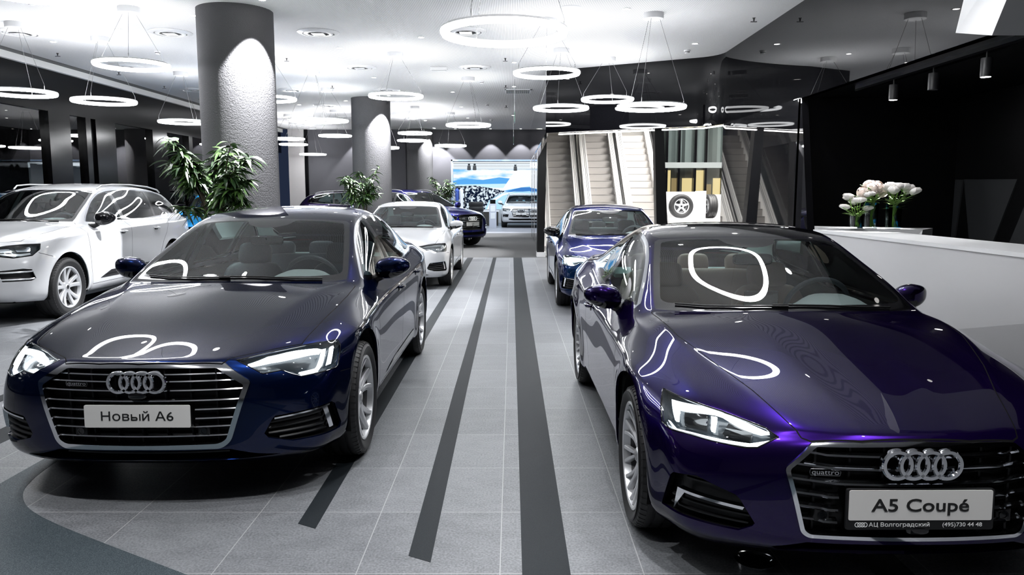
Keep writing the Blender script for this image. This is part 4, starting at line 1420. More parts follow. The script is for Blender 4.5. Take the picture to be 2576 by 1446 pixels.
    if Ft.get('roof_rails'):
        for s in (1, -1):
            pts = [(x, s*y, z) for x, y, z in Ft['roof_rails']]
            MB().tube(pts, .011, 10).build('roof_rail', mat('rail_grey', (.45,.46,.47), .35, 1.0), root)
    ub = MB().prism([(Ft['under'][0], -.70), (Ft['under'][0]-.25, -.80), (-wb-.85, -.74), (-wb-.85, .74), (Ft['under'][0]-.25, .80), (Ft['under'][0], .70)][::-1], Ft['under'][1], Ft['under'][1]+.02)
    ub.build('underbody', MATBLACK, root)
    # --- wheels
    for cx, yy in ((0, yf), (-wb, yr)):
        for s in (1, -1):
            make_wheel(root, (cx, s*(yy-w/2), R), R, r, w, P['wheel'], P.get('rim', RIMSILVER), s)
            arch_liner(root, cx, ac, aR, s*(yy-.36), s*(yy-.02))
    B.bm.free()
    return root
# ------------------------------------------------------------------ outlines on the bodies
def rounded3(pts): return pts
A6F = dict(
  wheel=(.341, .250, .235, .935, .925, 2.924), arch=.395, arch_z=.365, flare=.010,
  screen=[(-.385,-.02),(-.40,.24),(-.45,.48),(-.505,.64),(-.545,.708),(-.62,.704),(-1.0,.640),(-1.34,.572),(-1.372,.54),(-1.35,.40),(-1.318,.20),(-1.305,-.02)],
  screen_in=rounded([(-.455,-.02),(-.468,.24),(-.52,.48),(-.60,.672),(-1.0,.600),(-1.318,.535),(-1.312,.40),(-1.285,.20),(-1.275,.175),(-1.20,.15),(-1.14,.07),(-1.13,-.02)], [0,.02,.05,.06,.1,.04,.03,.01,.02,.03,.04,0], 4),
  rear_win=[(-2.70,-.02),(-2.72,.30),(-2.765,.49),(-2.81,.525),(-3.15,.575),(-3.33,.565),(-3.40,.30),(-3.42,-.02)],
  dlo=rounded([(-.685,.985),(-.80,1.055),(-1.10,1.215),(-1.36,1.318),(-1.60,1.362),(-1.95,1.380),(-2.30,1.372),(-2.62,1.325),(-2.88,1.232),(-3.12,1.095),(-3.15,1.058),(-3.0,1.030),(-2.3,1.0),(-1.45,.985),(-.9,.978)], [.02,.1,.15,.15,.15,.2,.2,.2,.15,.03,.02,.1,.2,.2,.1], 3),
  panes=[[(-.5,.9),(-1.60,.9),(-1.68,1.5),(-.5,1.5)], [(-1.70,.9),(-2.52,.9),(-2.60,1.5),(-1.78,1.5)], [(-2.57,.9),(-3.3,.9),(-3.3,1.5),(-2.65,1.5)]],
  doors=[('front_door',[(-.43,.93),(-.50,.70),(-.535,.40),(-.545,.275),(-1.64,.275),(-1.64,.985),(-.62,1.02)]), ('rear_door',[(-1.64,.275),(-2.35,.275),(-2.47,.42),(-2.62,.66),(-2.74,.80),(-2.86,.92),(-2.86,1.03),(-1.64,1.0)])],
  gap_y=[[(-.43,.93),(-.50,.70),(-.535,.40),(-.545,.275),(-1.64,.275),(-2.35,.275),(-2.47,.42),(-2.62,.66),(-2.74,.80),(-2.86,.92),(-2.80,1.03)], [(-1.64,.275),(-1.64,.985)], [(.36,.60),(.47,.61)]],
  hood=[(.90,-.02),(.84,.35),(.775,.415),(.535,.700),(.34,.728),(.008,.764),(-.25,.778),(-.50,.775),(-.53,.70),(-.45,.48),(-.40,.24),(-.38,-.02)],
  gap_z=[[(.775,.415),(.535,.700),(.34,.728),(.008,.764),(-.25,.778),(-.50,.775),(-.53,.74)], [(.864,-.01),(.85,.20),(.815,.385),(.775,.415)]],
  sill=[[(-.80,.300),(-2.28,.300),(-2.33,.352),(-1.2,.335)]],
  grille=rounded([(-.02,.748),(.385,.738),(.524,.645),(.430,.352),(.385,.318),(-.02,.322)], [0,.012,.015,.05,.03,0]),
  grille_in=rounded([(-.02,.722),(.365,.714),(.494,.629),(.408,.362),(.372,.344),(-.02,.342)], [0,.01,.012,.04,.02,0]),
  grille_span=(.35,.71), slats=[.688,(.655,.14),.612,.562,(.517,.265),(.472,.265),.430,.384], slat_size=(.0078,.016),
  emblem=(0,.656,.0475), badge=(-.315,.640), plate=(.492,.512,.110), plate_lean=-.02, camera=.592, sensors=[(.30,.406)],
  head=[(.785,.441,.739),(.789,.57,.671),(.736,.651,.677),(.722,.69,.657),(.696,.738,.636),(.506,.869,.639),(.481,.875,.645),(.376,.866,.745),(.366,.85,.766),(.482,.761,.770),(.665,.57,.756)],
  drl=[[(.778,.498,.724),(.694,.573,.744),(.509,.773,.750),(.502,.797,.743),(.525,.791,.729),(.713,.595,.726),(.779,.514,.717)],
       [(.502,.797,.743),(.48,.816,.744),(.572,.818,.671),(.607,.806,.65),(.682,.746,.645),(.686,.728,.66),(.612,.79,.663),(.589,.796,.675)],
       [(.447,.834,.747),(.421,.846,.748),(.52,.855,.666),(.547,.841,.666)]],
  reflector=[[(.79,.555,.682),(.742,.648,.688),(.70,.705,.668),(.70,.72,.655),(.722,.69,.661),(.736,.651,.681),(.789,.565,.675)]],
  intake=[rounded3([(.82,.577,.375),(.807,.614,.445),(.801,.629,.460),(.585,.859,.476),(.554,.869,.459),(.482,.882,.335),(.491,.877,.307),(.752,.698,.316),(.811,.595,.350)])],
  intake_trim=[[(.652,.826,.462),(.624,.842,.463),(.573,.858,.342),(.606,.846,.342)], [(.80,.622,.452),(.60,.846,.472),(.60,.846,.464),(.80,.622,.444)]],
  intake_bars=[((.80,.60,.425),(.62,.835,.440),.030,.007),((.80,.60,.395),(.61,.84,.408),.030,.007),((.80,.60,.366),(.60,.845,.372),.030,.007),((.78,.65,.338),(.59,.85,.342),.030,.007)],
  lower=[(-.02,.312),(.42,.311),(.53,.276),(.64,.252),(.42,.247),(-.02,.262)], lower_bars=[(.288,.40)],
  tail=[(.42,.90),(.76,.93),(.78,.86),(.74,.78),(.42,.82)],
  dash=(-.40,1.0,.70), seat_x=-1.50, seat_z=.36, bench_x=-2.38, steer=(-1.02,.36,.945), mirror_in=(-1.14,0,1.22),
  mirror=(-.985,.945,1.035), handles=[(-1.42,.845),(-2.42,.865)], screen_unit=None,
  wipers=[[(-.50,.56),(-.46,.40),(-.445,.20),(-.44,.0),(-.445,-.10)], [(-.425,-.02),(-.445,-.25),(-.49,-.45),(-.55,-.60)]],
  under=(.60,.21),
)

def warp_feat(F, fx, fy, fz):
    ix = lambda x: float(np.interp(x, fx[0], fx[1])); iz = lambda z: float(np.interp(z, fz[0], fz[1]))
    R = dict(F)
    XY = lambda l: [(ix(x), y*fy) for x, y in l]; XZ = lambda l: [(ix(x), iz(z)) for x, z in l]; YZ = lambda l: [(y*fy, iz(z)) for y, z in l]
    X3 = lambda l: [(ix(x), y*fy, iz(z)) for x, y, z in l]
    for k in ('screen', 'screen_in', 'rear_win', 'hood'): R[k] = XY(F[k])
    for k in ('dlo',): R[k] = XZ(F[k])
    for k in ('grille', 'grille_in', 'lower', 'tail'): R[k] = YZ(F[k])
    R['panes'] = [XZ(l) for l in F['panes']]; R['doors'] = [(n, XZ(l)) for n, l in F['doors']]
    R['gap_y'] = [XZ(l) for l in F['gap_y']]; R['gap_z'] = [XY(l) for l in F['gap_z']]; R['sill'] = [XZ(l) for l in F['sill']]
    R['head'] = X3(F['head'])
    for k in ('drl', 'reflector', 'intake', 'intake_trim'): R[k] = [X3(l) for l in F[k]]
    R['intake_bars'] = [(X3([l[0]])[0], X3([l[1]])[0])+tuple(l[2:]) for l in F['intake_bars']]
    R['slats'] = [iz(z) if not isinstance(z, tuple) else (iz(z[0]), z[1]) for z in F['slats']]
    R['grille_span'] = (iz(F['grille_span'][0]), iz(F['grille_span'][1]))
    R['emblem'] = (0, iz(F['emblem'][1]), F['emblem'][2]); R['badge'] = (F['badge'][0]*fy, iz(F['badge'][1]))
    R['plate'] = (iz(F['plate'][0]),)+tuple(F['plate'][1:]); R['camera'] = iz(F['camera']); R['sensors'] = YZ(F['sensors'])
    R['lower_bars'] = [(iz(z), y*fy) for z, y in F['lower_bars']]
    R['dash'] = (ix(F['dash'][0]), iz(F['dash'][1]), F['dash'][2]*fy); R['mirror_in'] = (ix(F['mirror_in'][0]), 0, iz(F['mirror_in'][2]))
    R['steer'] = (ix(F['steer'][0]), F['steer'][1], iz(F['steer'][2])); R['mirror'] = (ix(F['mirror'][0]), F['mirror'][1]*fy, iz(F['mirror'][2]))
    R['handles'] = XZ(F['handles']); R['wipers'] = [XY(l) for l in F['wipers']]; R['under'] = (ix(F['under'][0]), iz(F['under'][1]))
    R['seat_x'] = ix(F['seat_x']); R['bench_x'] = ix(F['bench_x']); R['seat_z'] = iz(F['seat_z'])
    return R

_ax = ([-4.02,-2.924,-1.3,-.40,0,.912],[-3.83,-2.764,-1.27,-.42,0,.86]); _az = ([0,.2,.338,.49,.75,.93,1.0,1.21,1.457],[0,.185,.335,.45,.685,.875,.955,1.145,1.365])
A5F = warp_feat(A6F, _ax, .982, _az)
A5F.update(
  wheel=(.330, .250, .24, .915, .905, 2.764), arch=.378, arch_z=.350, flare=.016, trim_w=.02,
  dlo=rounded([(-.70,.945),(-.85,1.035),(-1.12,1.16),(-1.36,1.245),(-1.62,1.285),(-1.95,1.295),(-2.25,1.265),(-2.55,1.165),(-2.74,1.055),(-2.75,1.02),(-2.6,.995),(-2.2,.955),(-1.45,.935),(-.9,.935)], [.02,.1,.15,.15,.15,.2,.2,.2,.03,.02,.1,.2,.2,.1], 3),
  panes=[[(-.5,.85),(-1.88,.85),(-1.94,1.5),(-.5,1.5)], [(-1.91,.85),(-2.9,.85),(-2.9,1.5),(-1.97,1.5)]],
  doors=[('front_door',[(-.45,.87),(-.50,.65),(-.53,.38),(-.54,.25),(-1.88,.25),(-1.96,.42),(-1.97,.75),(-1.94,.965),(-.70,.96)])],
  gap_y=[[(-.45,.87),(-.50,.65),(-.53,.38),(-.54,.25),(-1.88,.25),(-1.96,.42),(-1.97,.75),(-1.94,.965)]],
  hood=[(.90,-.02),(.80,.37),(.765,.402),(.70,.425),(.475,.494),(.261,.578),(-.069,.678),(-.31,.708),(-.50,.722),(-.52,.70),(-.46,.48),(-.415,.24),(-.40,-.02)],
  gap_z=[[(.765,.402),(.70,.425),(.475,.494),(.261,.578),(-.069,.678),(-.31,.708),(-.50,.722),(-.53,.72)],[(.818,-.01),(.81,.20),(.782,.375),(.765,.402)]],
  sill=[],
  grille=rounded([(-.02,.667),(.370,.654),(.474,.560),(.412,.320),(.386,.302),(-.02,.302)], [0,.012,.015,.04,.03,0]),
  grille_in=rounded([(-.02,.652),(.362,.640),(.457,.556),(.398,.328),(.378,.316),(-.02,.317)], [0,.01,.012,.03,.02,0]),
  grille_span=(.32,.64), slats=[.613,.567,.513,(.462,.285),(.413,.285),(.366,.285)], slat_size=(.0095,.013), slat_kink=(.33,.010),
  emblem=(0,.590,.0485), badge=(-.33+.0,.548), plate=(.442,.520,.112), camera=.345, sensors=[(.335,.385)],
  head=[(.301,.823,.732),(.361,.842,.697),(.446,.854,.627),(.506,.832,.614),(.727,.597,.611),(.744,.557,.616),(.744,.481,.656),(.697,.513,.676),(.549,.641,.703),(.337,.806,.729)],
  drl=[[(.386,.810,.713),(.505,.684,.711),(.712,.507,.671),(.698,.534,.666),(.551,.662,.683),(.451,.789,.693),(.497,.803,.654),(.487,.815,.652)],
       [(.46,.84,.643),(.515,.818,.625),(.721,.581,.630),(.743,.491,.653),(.748,.538,.623),(.735,.574,.614),(.524,.819,.612)],
       [(.536,.683,.680),(.552,.668,.680),(.606,.687,.648),(.591,.698,.649)]],
  reflector=[[(.46,.765,.690),(.53,.700,.684),(.575,.715,.650),(.52,.785,.652)], [(.60,.640,.678),(.675,.560,.668),(.70,.570,.645),(.625,.66,.648)]],
  projector=[],
  intake=[[(.577,.832,.461),(.663,.76,.479),(.747,.634,.436),(.754,.619,.422),(.772,.565,.333),(.768,.573,.32),(.744,.617,.293),(.487,.855,.295),(.561,.839,.446)]],
  intake_trim=[[(.605,.817,.412),(.760,.602,.393),(.758,.609,.381),(.632,.797,.399),(.581,.826,.317)]],
  intake_bars=[((.76,.60,.45),(.62,.80,.45),.04,.005),((.765,.595,.355),(.56,.83,.365),.028,.005),((.765,.60,.325),(.55,.83,.33),.028,.005)],
  lower=[(-.02,.283),(.385,.279),(.50,.242),(.47,.226),(-.02,.232)], lower_bars=[],
  mirror=(-1.01,.920,.955), mirror_size=(.08,.112,.072), handles=[(-1.72,.80)], bench_x=-2.20, seat_x=-1.48, seat_z=.33, seat_h=.56,
  steer=(-1.02,.36,.895), mirror_in=(-1.12,0,1.165), screen_unit=(-.93,.0,.895,.20,.10),
  roof_glass=[(-1.288,-.02),(-1.30,.2),(-1.33,.40),(-1.36,.52),(-1.42,.555),(-1.9,.548),(-2.3,.535),(-2.3,-.02)],
)
A4F = warp_feat(A6F, A4X, .977, A4Z)
A4F.update(wheel=(.325,.230,.225,.91,.90,2.82), arch=.375, arch_z=.345, sensors=[])
A3F = warp_feat(A6F, A3X, .95, A3Z)
A3F.update(wheel=(.322,.235,.225,.885,.875,2.637), arch=.37, arch_z=.342, sensors=[])
_qx = ([-4.02,-2.924,-.40,0,.912],[-4.13,-2.994,-.40,0,.925]); _qz = ([0,.2,.338,.75,.95,1.0,1.457],[0,.275,.42,.985,1.15,1.205,1.72])
Q7F = warp_feat(A6F, _qx, 1.045, _qz)
Q7F.update(
  wheel=(.382,.262,.275,.975,.975,2.994), arch=.43, arch_z=.405, flare=.02, gap=.006,
  dlo=rounded([(-.70,1.19),(-.80,1.265),(-1.10,1.445),(-1.36,1.56),(-1.60,1.605),(-1.95,1.628),(-2.30,1.628),(-2.71,1.612),(-3.02,1.59),(-3.33,1.545),(-3.62,1.40),(-3.70,1.30),(-3.6,1.27),(-3.0,1.225),(-2.3,1.195),(-1.45,1.18),(-.9,1.175)], [.02,.1,.15,.15,.15,.2,.2,.2,.15,.1,.05,.04,.1,.1,.2,.2,.1], 3),
  panes=[[(-.5,1.1),(-1.60,1.1),(-1.66,1.8),(-.5,1.8)], [(-1.70,1.1),(-2.66,1.1),(-2.72,1.8),(-1.76,1.8)], [(-2.72,1.1),(-3.9,1.1),(-3.9,1.8),(-2.78,1.8)]],
  doors=[('front_door',[(-.46,1.12),(-.52,.85),(-.55,.50),(-.555,.36),(-1.66,.36),(-1.66,1.17),(-.70,1.20)]), ('rear_door',[(-1.66,.36),(-2.38,.36),(-2.50,.55),(-2.66,.80),(-2.80,.95),(-2.88,1.10),(-2.88,1.2),(-1.66,1.17)])],
  gap_y=[[(-.46,1.12),(-.52,.85),(-.55,.50),(-.555,.36),(-1.66,.36),(-2.38,.36),(-2.50,.55),(-2.66,.80),(-2.80,.95),(-2.88,1.10),(-2.86,1.21)], [(-1.66,.36),(-1.66,1.17)], [(.30,.80),(.50,.86)]],
  sill=[[(-.75,.42),(-2.30,.42),(-2.36,.52),(-1.05,.51)]],
  rear_win=[(-3.76,-.02),(-3.77,.30),(-3.80,.50),(-3.92,.55),(-3.99,.50),(-4.02,.30),(-4.03,-.02)],
  grille=rounded([(-.02,.985),(.40,.975),(.50,.93),(.49,.84),(.40,.56),(.36,.52),(-.02,.52)], [0,.02,.02,.02,.05,.03,0]),
  grille_in=rounded([(-.02,.955),(.385,.945),(.465,.915),(.455,.84),(.375,.575),(.34,.55),(-.02,.55)], [0,.01,.01,.01,.04,.02,0]),
  grille_span=(.56,.94), slats=[.90,.85,.79,(.73,.27),(.68,.27),.62], slat_size=(.010,.015),
  emblem=(0,.855,.058), badge=(-.33,.86), plate=(.70,.52,.112), camera=.64, sensors=[],
  head=[(.80,.50,.925),(.79,.55,.84),(.70,.72,.81),(.56,.86,.83),(.46,.90,.90),(.42,.885,.965),(.55,.80,.965),(.70,.65,.955)],
  drl=[[(.76,.55,.875),(.70,.66,.865),(.62,.78,.862),(.56,.84,.868),(.56,.85,.848),(.64,.78,.835),(.74,.62,.845)]],
  reflector=[[(.76,.53,.925),(.67,.66,.935),(.66,.68,.885),(.75,.56,.885)], [(.63,.70,.94),(.53,.82,.945),(.54,.83,.89),(.62,.72,.89)]],
  intake=[[(.80,.58,.665),(.66,.80,.685),(.59,.865,.67),(.55,.885,.56),(.60,.86,.535),(.78,.62,.535)]],
  intake_trim=[], intake_bars=[((.80,.58,.642),(.58,.865,.648),.004,.009,CHROME),((.79,.60,.560),(.57,.875,.560),.004,.009,CHROME)],
  lower=[(-.02,.46),(.50,.465),(.62,.45),(.60,.40),(.35,.375),(-.02,.375)], lower_bars=[],
  dash=(-.42,1.205,.74), seat_x=-1.55, seat_z=.62, bench_x=-2.45, steer=(-1.05,.38,1.13), mirror_in=(-1.14,0,1.47), seat_h=.64,
  mirror=(-.76,1.06,1.235), mirror_size=(.095,.13,.095), handles=[(-1.42,1.03),(-2.45,1.04)],
  under=(.70,.27),
  roof_rails=[(-1.46,.60,1.635),(-1.56,.615,1.685),(-1.85,.62,1.705),(-2.4,.62,1.708),(-3.0,.61,1.68),(-3.35,.60,1.635),(-3.45,.595,1.59)],
)
# ------------------------------------------------------------------ columns
def column(x, y, label, half=False):
    o = MB().lathe([(.525,0),(.525,CEIL_Z)], 72).build('column', COLUMN, None, loc=(x, y, 0))
    return tag(o, label, 'column', 'round plaster columns')
column(-3.95, 11.3, 'nearest and widest round grey plaster column, behind the navy sedan')
column(-3.85, 21.3, 'middle round grey plaster column, behind the white sedan')
column(-3.72, 31.3, 'farthest round grey column standing half inside the end wall')

# ------------------------------------------------------------------ ceiling fittings
DL = [(-4.63,11.57),(-6.22,12.5),(-7.85,13.5),(-1.51,13.12),(-3.07,14.04),(-3.08,17.52),(-4.63,18.44),(-4.63,21.78),(-6.19,22.72),(-1.51,19.95),(.045,15.56),(.05,18.95),
      (-1.51,23.26),(-1.51,26.58),(.04,25.7),(-3.06,30.5),(-3.06,27.51),(-3.06,24.19),(-7.74,27.03),(1.61,11.16),(3.17,13.66),(1.61,14.62)]
DL2 = [(-4.63,8.2),(-1.51,9.8),(-1.51,6.5),(-3.07,7.4),(-3.07,4.1),(.045,8.9),(.045,5.6),(1.61,7.8),(1.61,4.5),(3.17,7.0),(3.17,10.3),(-6.2,9.2),(-6.2,5.9),(-7.8,10.2),(-.7,3.2),(.6,2.3),(2.3,1.5),(-2.3,2.0),(-1.2,1.7),(1.2,1.0)]
for x, y in DL: downlight(x, y, 72, 80, row_label(DL, x, y, 'small round ceiling downlight'))
for x, y in DL2: downlight(x, y, 66 if y > 3 else 112, 80, 'small round downlight above the top of the picture, lighting the nearest cars')
def air_vent(x, y, lb):
    r = thing('ceiling_air_diffuser', lb, 'air vent', (x, y, CEIL_Z), 0, 'round air diffusers in the ceiling')
    MB().lathe([(.335,-.001),(.335,-.008),(.30,-.022),(.255,-.030),(.25,-.018),(.27,-.004)], 48).build('diffuser_rim', WHITE, r)
    MB().lathe([(.235,-.024),(.20,-.034),(.17,-.030),(.17,-.012),(.235,-.010)], 40, close=True).build('diffuser_cone', WHITE, r)
    MB().lathe([(.0,-.003),(.26,-.003)], 40).build('diffuser_throat', mat('vent_dark', (.10,.10,.10), .7), r)
    c = MB().box((-.10,-.10,-.036), (.10,.10,-.028)); c.box((-.035,-.035,-.028),(.035,.035,-.004)); c.build('diffuser_core', WHITE, r, bevel=.004)
AV = [(-5.5,12.73),(-7.93,12.73),(-7.85,16.0),(-7.93,19.53),(-3.12,12.73),(-3.12,16.12),(-.76,16.12),(-.74,12.63),(-5.48,19.53),(-3.12,19.53),(-5.48,22.85),(-5.5,26.22),(-7.85,29.6),(-7.85,26.22)]
for x, y in AV: air_vent(x, y, row_label(AV, x, y, 'round white air diffuser'))
SPK = [(-8.4,14.56),(-8.4,16.78),(-8.38,18.89),(-8.37,21.0),(-4.32,15.09),(-4.32,18.84),(-.13,15.09),(-.15,18.77),(-.17,22.96),(3.58,11.72)]
for x, y in SPK:
    r = thing('fire_sprinkler', row_label(SPK, x, y, 'small dark fire sprinkler'), 'sprinkler', (x, y, CEIL_Z), 0, 'fire sprinklers')
    MB().lathe([(0,0),(.022,0),(.022,-.006),(.012,-.010),(.010,-.045),(0,-.045)], 16).build('sprinkler_body', mat('dark_steel', (.08,.08,.08), .4, 1.0), r)
    MB().box((-.045,-.012,-.060), (.045,.012,-.052)).build('deflector', mat('dark_steel', (.08,.08,.08), .4, 1.0), r)
SMK = [(-6.49,10.72),(-6.46,14.36),(-.70,18.08),(-.71,22.59),(-.73,27.19),(3.17,14.27)]
for x, y in SMK:
    r = thing('smoke_detector', row_label(SMK, x, y, 'white ceiling smoke detector'), 'smoke detector', (x, y, CEIL_Z), 0, 'smoke detectors')
    MB().lathe([(.055,0),(.055,-.018),(.045,-.026),(.045,-.044),(.035,-.056),(0,-.058)], 28).build('detector_body', WHITE, r)
    MB().lathe([(.0455,-.030),(.0455,-.040),(.0,-.040)], 28).build('detector_slot', BLACK, r)
r = thing('emergency_light', 'white box shaped emergency light on the ceiling left of the aisle', 'ceiling light', (-1.5,16.12,CEIL_Z))
MB().box((-.17,-.08,-.07),(.17,.08,0)).build('light_box', WHITE, r, bevel=.012); MB().box((-.15,-.065,-.082),(.15,.065,-.07)).build('light_cover', mat('frosted', (.7,.72,.72), .3), r, bevel=.01)
r = thing('ceiling_grille', 'square slatted air grille in the ceiling over the aisle', 'air vent', (.15,19.77,CEIL_Z))
MB().box((-.31,-.31,-.012),(.31,.31,0)).build('grille_backing', MATBLACK, r, smooth=False)
g = MB()
for k in range(13): g.box((-.30+k*.049,-.30,-.024),(-.294+k*.049,.30,-.012))
for k in (-.1,.1): g.box((-.30,k-.005,-.022),(.30,k+.005,-.012))
g.build('grille_slats', WHITE, r, smooth=False)
f = MB(); f.box((-.33,-.33,-.02),(-.30,.33,0)); f.box((.30,-.33,-.02),(.33,.33,0)); f.box((-.33,-.33,-.02),(.33,-.30,0)); f.box((-.33,.30,-.02),(.33,.33,0)); f.build('grille_frame', WHITE, r, smooth=False)
r = thing('ceiling_speaker', 'flat white round loudspeaker in the ceiling right of the largest ring lamp', 'speaker', (.82,11.1,CEIL_Z))
MB().lathe([(0,-.006),(.15,-.006),(.16,-.004),(.165,0)], 40).build('speaker_cover', mat('speaker_grey', (.55,.55,.56), .6), r)
for x, y, lb in ((.06,17.9,'thin glass direction sign hanging edge on over the aisle, nearer of the two'), (.05,25.5,'thin glass direction sign hanging edge on over the aisle, farther of the two')):
    r = thing('hanging_sign', lb, 'sign', (x, y, 0))
    MB().tube([(0,-.1,CEIL_Z),(0,-.1,3.42)], .008, 6).tube([(0,.1,CEIL_Z),(0,.1,3.42)], .008, 6).build('hanger_rods', SATIN, r)
    MB().box((-.008,-.22,3.20),(.008,.22,3.42)).build('sign_plate', mat('sign_green_glass', (.35,.60,.48), .1, trans=.3), r, smooth=False)

# ------------------------------------------------------------------ wall washers: columns, end wall
def washer(x, y, watts=60, deg=96, where='beside the plaster'):
    l = spot('wall_washer_beam', (x, y, CEIL_Z-.04), (x, y, 0), watts, deg, .22, .02)
    r = thing('wall_washer', 'recessed wall washer lamp '+where, 'ceiling light', (x, y, CEIL_Z), 0, 'recessed wall washers')
    MB().lathe([(.04,-.001),(.058,-.001),(.058,-.007),(.042,-.005),(.04,-.001)], 24).build('light_rim', WHITE, r)
    MB().lathe([(0,-.003),(.04,-.003)], 24).build('light_lens', LAMPLENS, r)
    l.parent = r; l.location = (0, 0, -.04)
for cx, cy in ((-3.95,11.3),(-3.85,21.3)):
    washer(cx+.60, cy-.64, 1150, 80, 'lighting the right side of the '+('near' if cy < 15 else 'middle')+' column')
washer(-3.06, 30.75, 560, 84, 'lighting the far column')
for x, w_ in zip((-6.2,-2.25,-.85,.35), ('lighting the end wall left of the middle column', 'just right of the far column', 'over the middle of the wide opening', 'over the right end of the wide opening')): washer(x, 30.9, 190, 74, w_)

# ------------------------------------------------------------------ plants
LEAFG = mat('leaf_green', (.045,.10,.020), .38); LEAFD = mat('leaf_dark', (.018,.045,.014), .40); BARK = mat('bark', (.06,.045,.032), .8)
def plant(x, y, label, top=2.15, base=1.30, rad=.55, n=420, seed=1, pot=True):
    R = random.Random(seed)
    root = thing('potted_fig_tree', label, 'plant', (x, y, 0), 0)
    MB().lathe([(.0,.0),(.19,.0),(.20,.01),(.25,.52),(.24,.53),(.225,.50),(.21,.46),(0,.46)], 36).build('plant_pot', mat('pot_grey', (.10,.10,.105), .5), root)
    MB().lathe([(0,.47),(.215,.47)], 24).build('soil', mat('soil', (.02,.014,.010), .9), root)
    st = MB(); tips = []
    for k in range(5):
        a = 2*PI*k/5+R.random()*.5
        p0 = Vector((.05*math.cos(a), .05*math.sin(a), .46)); p1 = p0+Vector((.03*math.cos(a), .03*math.sin(a), .45)); p2 = p1+Vector((.06*math.cos(a), .06*math.sin(a), base-.6))
        st.tube([p0, p1, p2], [.026,.022,.016], 8)
        for b in range(5):
            aa = a+R.uniform(-.9,.9); q = p1.lerp(p2, R.uniform(.3,1))
            e = q+Vector((math.cos(aa)*rad*R.uniform(.35,.75), math.sin(aa)*rad*R.uniform(.35,.75), R.uniform(.15,1)*(top-base)*.75))
            m = (q+e)/2+Vector((0,0,.10)); st.tube([q, m, e], [.011,.008,.004], 5); tips.append((q, m, e))
    st.build('stems', BARK, root)
    cols = {0: MB(), 1: MB()}
    for i in range(n):
        q, m, e = R.choice(tips); t = R.uniform(.25, 1.05)
        P = q.lerp(m, t*2) if t < .5 else m.lerp(e, (t-.5)*2)
        a = R.uniform(0, 2*PI); L = R.uniform(.15, .27); W = L*R.uniform(.075,.115)
        d = Vector((math.cos(a), math.sin(a), R.uniform(-.1,.7))).normalized()
        s = d.cross(Vector((0,0,1))).normalized(); s = (s*math.cos(R.uniform(-.7,.7))+d.cross(s)*math.sin(R.uniform(-.7,.7))).normalized()
        V = []; nseg = 5; droop = R.uniform(.5,1.5)
        for k in range(nseg+1):
            u = k/nseg; c = P+d*L*u+Vector((0,0,-.60*L*u*u*droop))
            ww = W*math.sin(PI*min(.98,u*.9+.08))**.8
            up = Vector((0,0,ww*.25))
            V += [c-s*ww+up, c, c+s*ww+up]
        F = []
        for k in range(nseg):
            F += [(k*3,k*3+1,k*3+4,k*3+3),(k*3+1,k*3+2,k*3+5,k*3+4)]
        cols[0 if R.random() < .55 else 1].add(V, F)
    mb = cols[0]; mb.mi = 1; mb.add(cols[1].V, cols[1].F)
    mb.build('foliage', [LEAFG, LEAFD], root)
    return root
plant(-3.88, 10.0, 'largest leafy potted fig tree, in front of the near column behind the navy sedan', 2.20, 1.30, .56, 1500, 3)
plant(-3.86, 19.85, 'leafy potted fig tree in front of the middle column', 2.18, 1.30, .54, 950, 7)
plant(-2.72, 30.55, 'leafy potted fig tree beside the far column and the wide opening', 2.2, 1.30, .58, 700, 11)

# ------------------------------------------------------------------ reception counter, track lights, flowers
r = thing('reception_counter', 'long white reception counter with a slanting end behind the purple coupe', 'counter', (0,0,0))
MB().hexa([(3.10,8.0,0),(3.32,3.0,0),(3.86,3.0,0),(3.80,7.4,0),(3.24,8.20,1.155),(3.30,3.0,1.155),(3.86,3.0,1.155),(3.80,7.55,1.155)]).build('counter_front', COUNTER, r, smooth=False)
MB().hexa([(3.23,8.22,1.155),(3.29,3.0,1.155),(3.88,3.0,1.155),(3.82,7.56,1.155),(3.23,8.22,1.185),(3.29,3.0,1.185),(3.88,3.0,1.185),(3.82,7.56,1.185)]).build('counter_top', WHITE, r, smooth=False)
sm = MB()
for y in (7.35,5.4): sm.hexa([(3.115+.0,y,0),(3.116,y+.006,0),(3.13,y+.006,0),(3.13,y,0),(3.2445-.0,y,1.15),(3.2445,y+.006,1.15),(3.26,y+.006,1.15),(3.26,y,1.15)])
r2 = thing('counter_side_table', 'white wedge shaped side shelf at the far end of the counter carrying the flowers', 'counter', (0,0,0))
MB().hexa([(3.36,8.23,0),(3.88,7.62,0),(4.30,7.85,0),(3.55,8.75,0),(3.30,8.26,1.20),(4.18,7.80,1.20),(4.50,8.2,1.20),(3.45,8.75,1.20)]).build('shelf_top', COUNTER, r2, smooth=False)

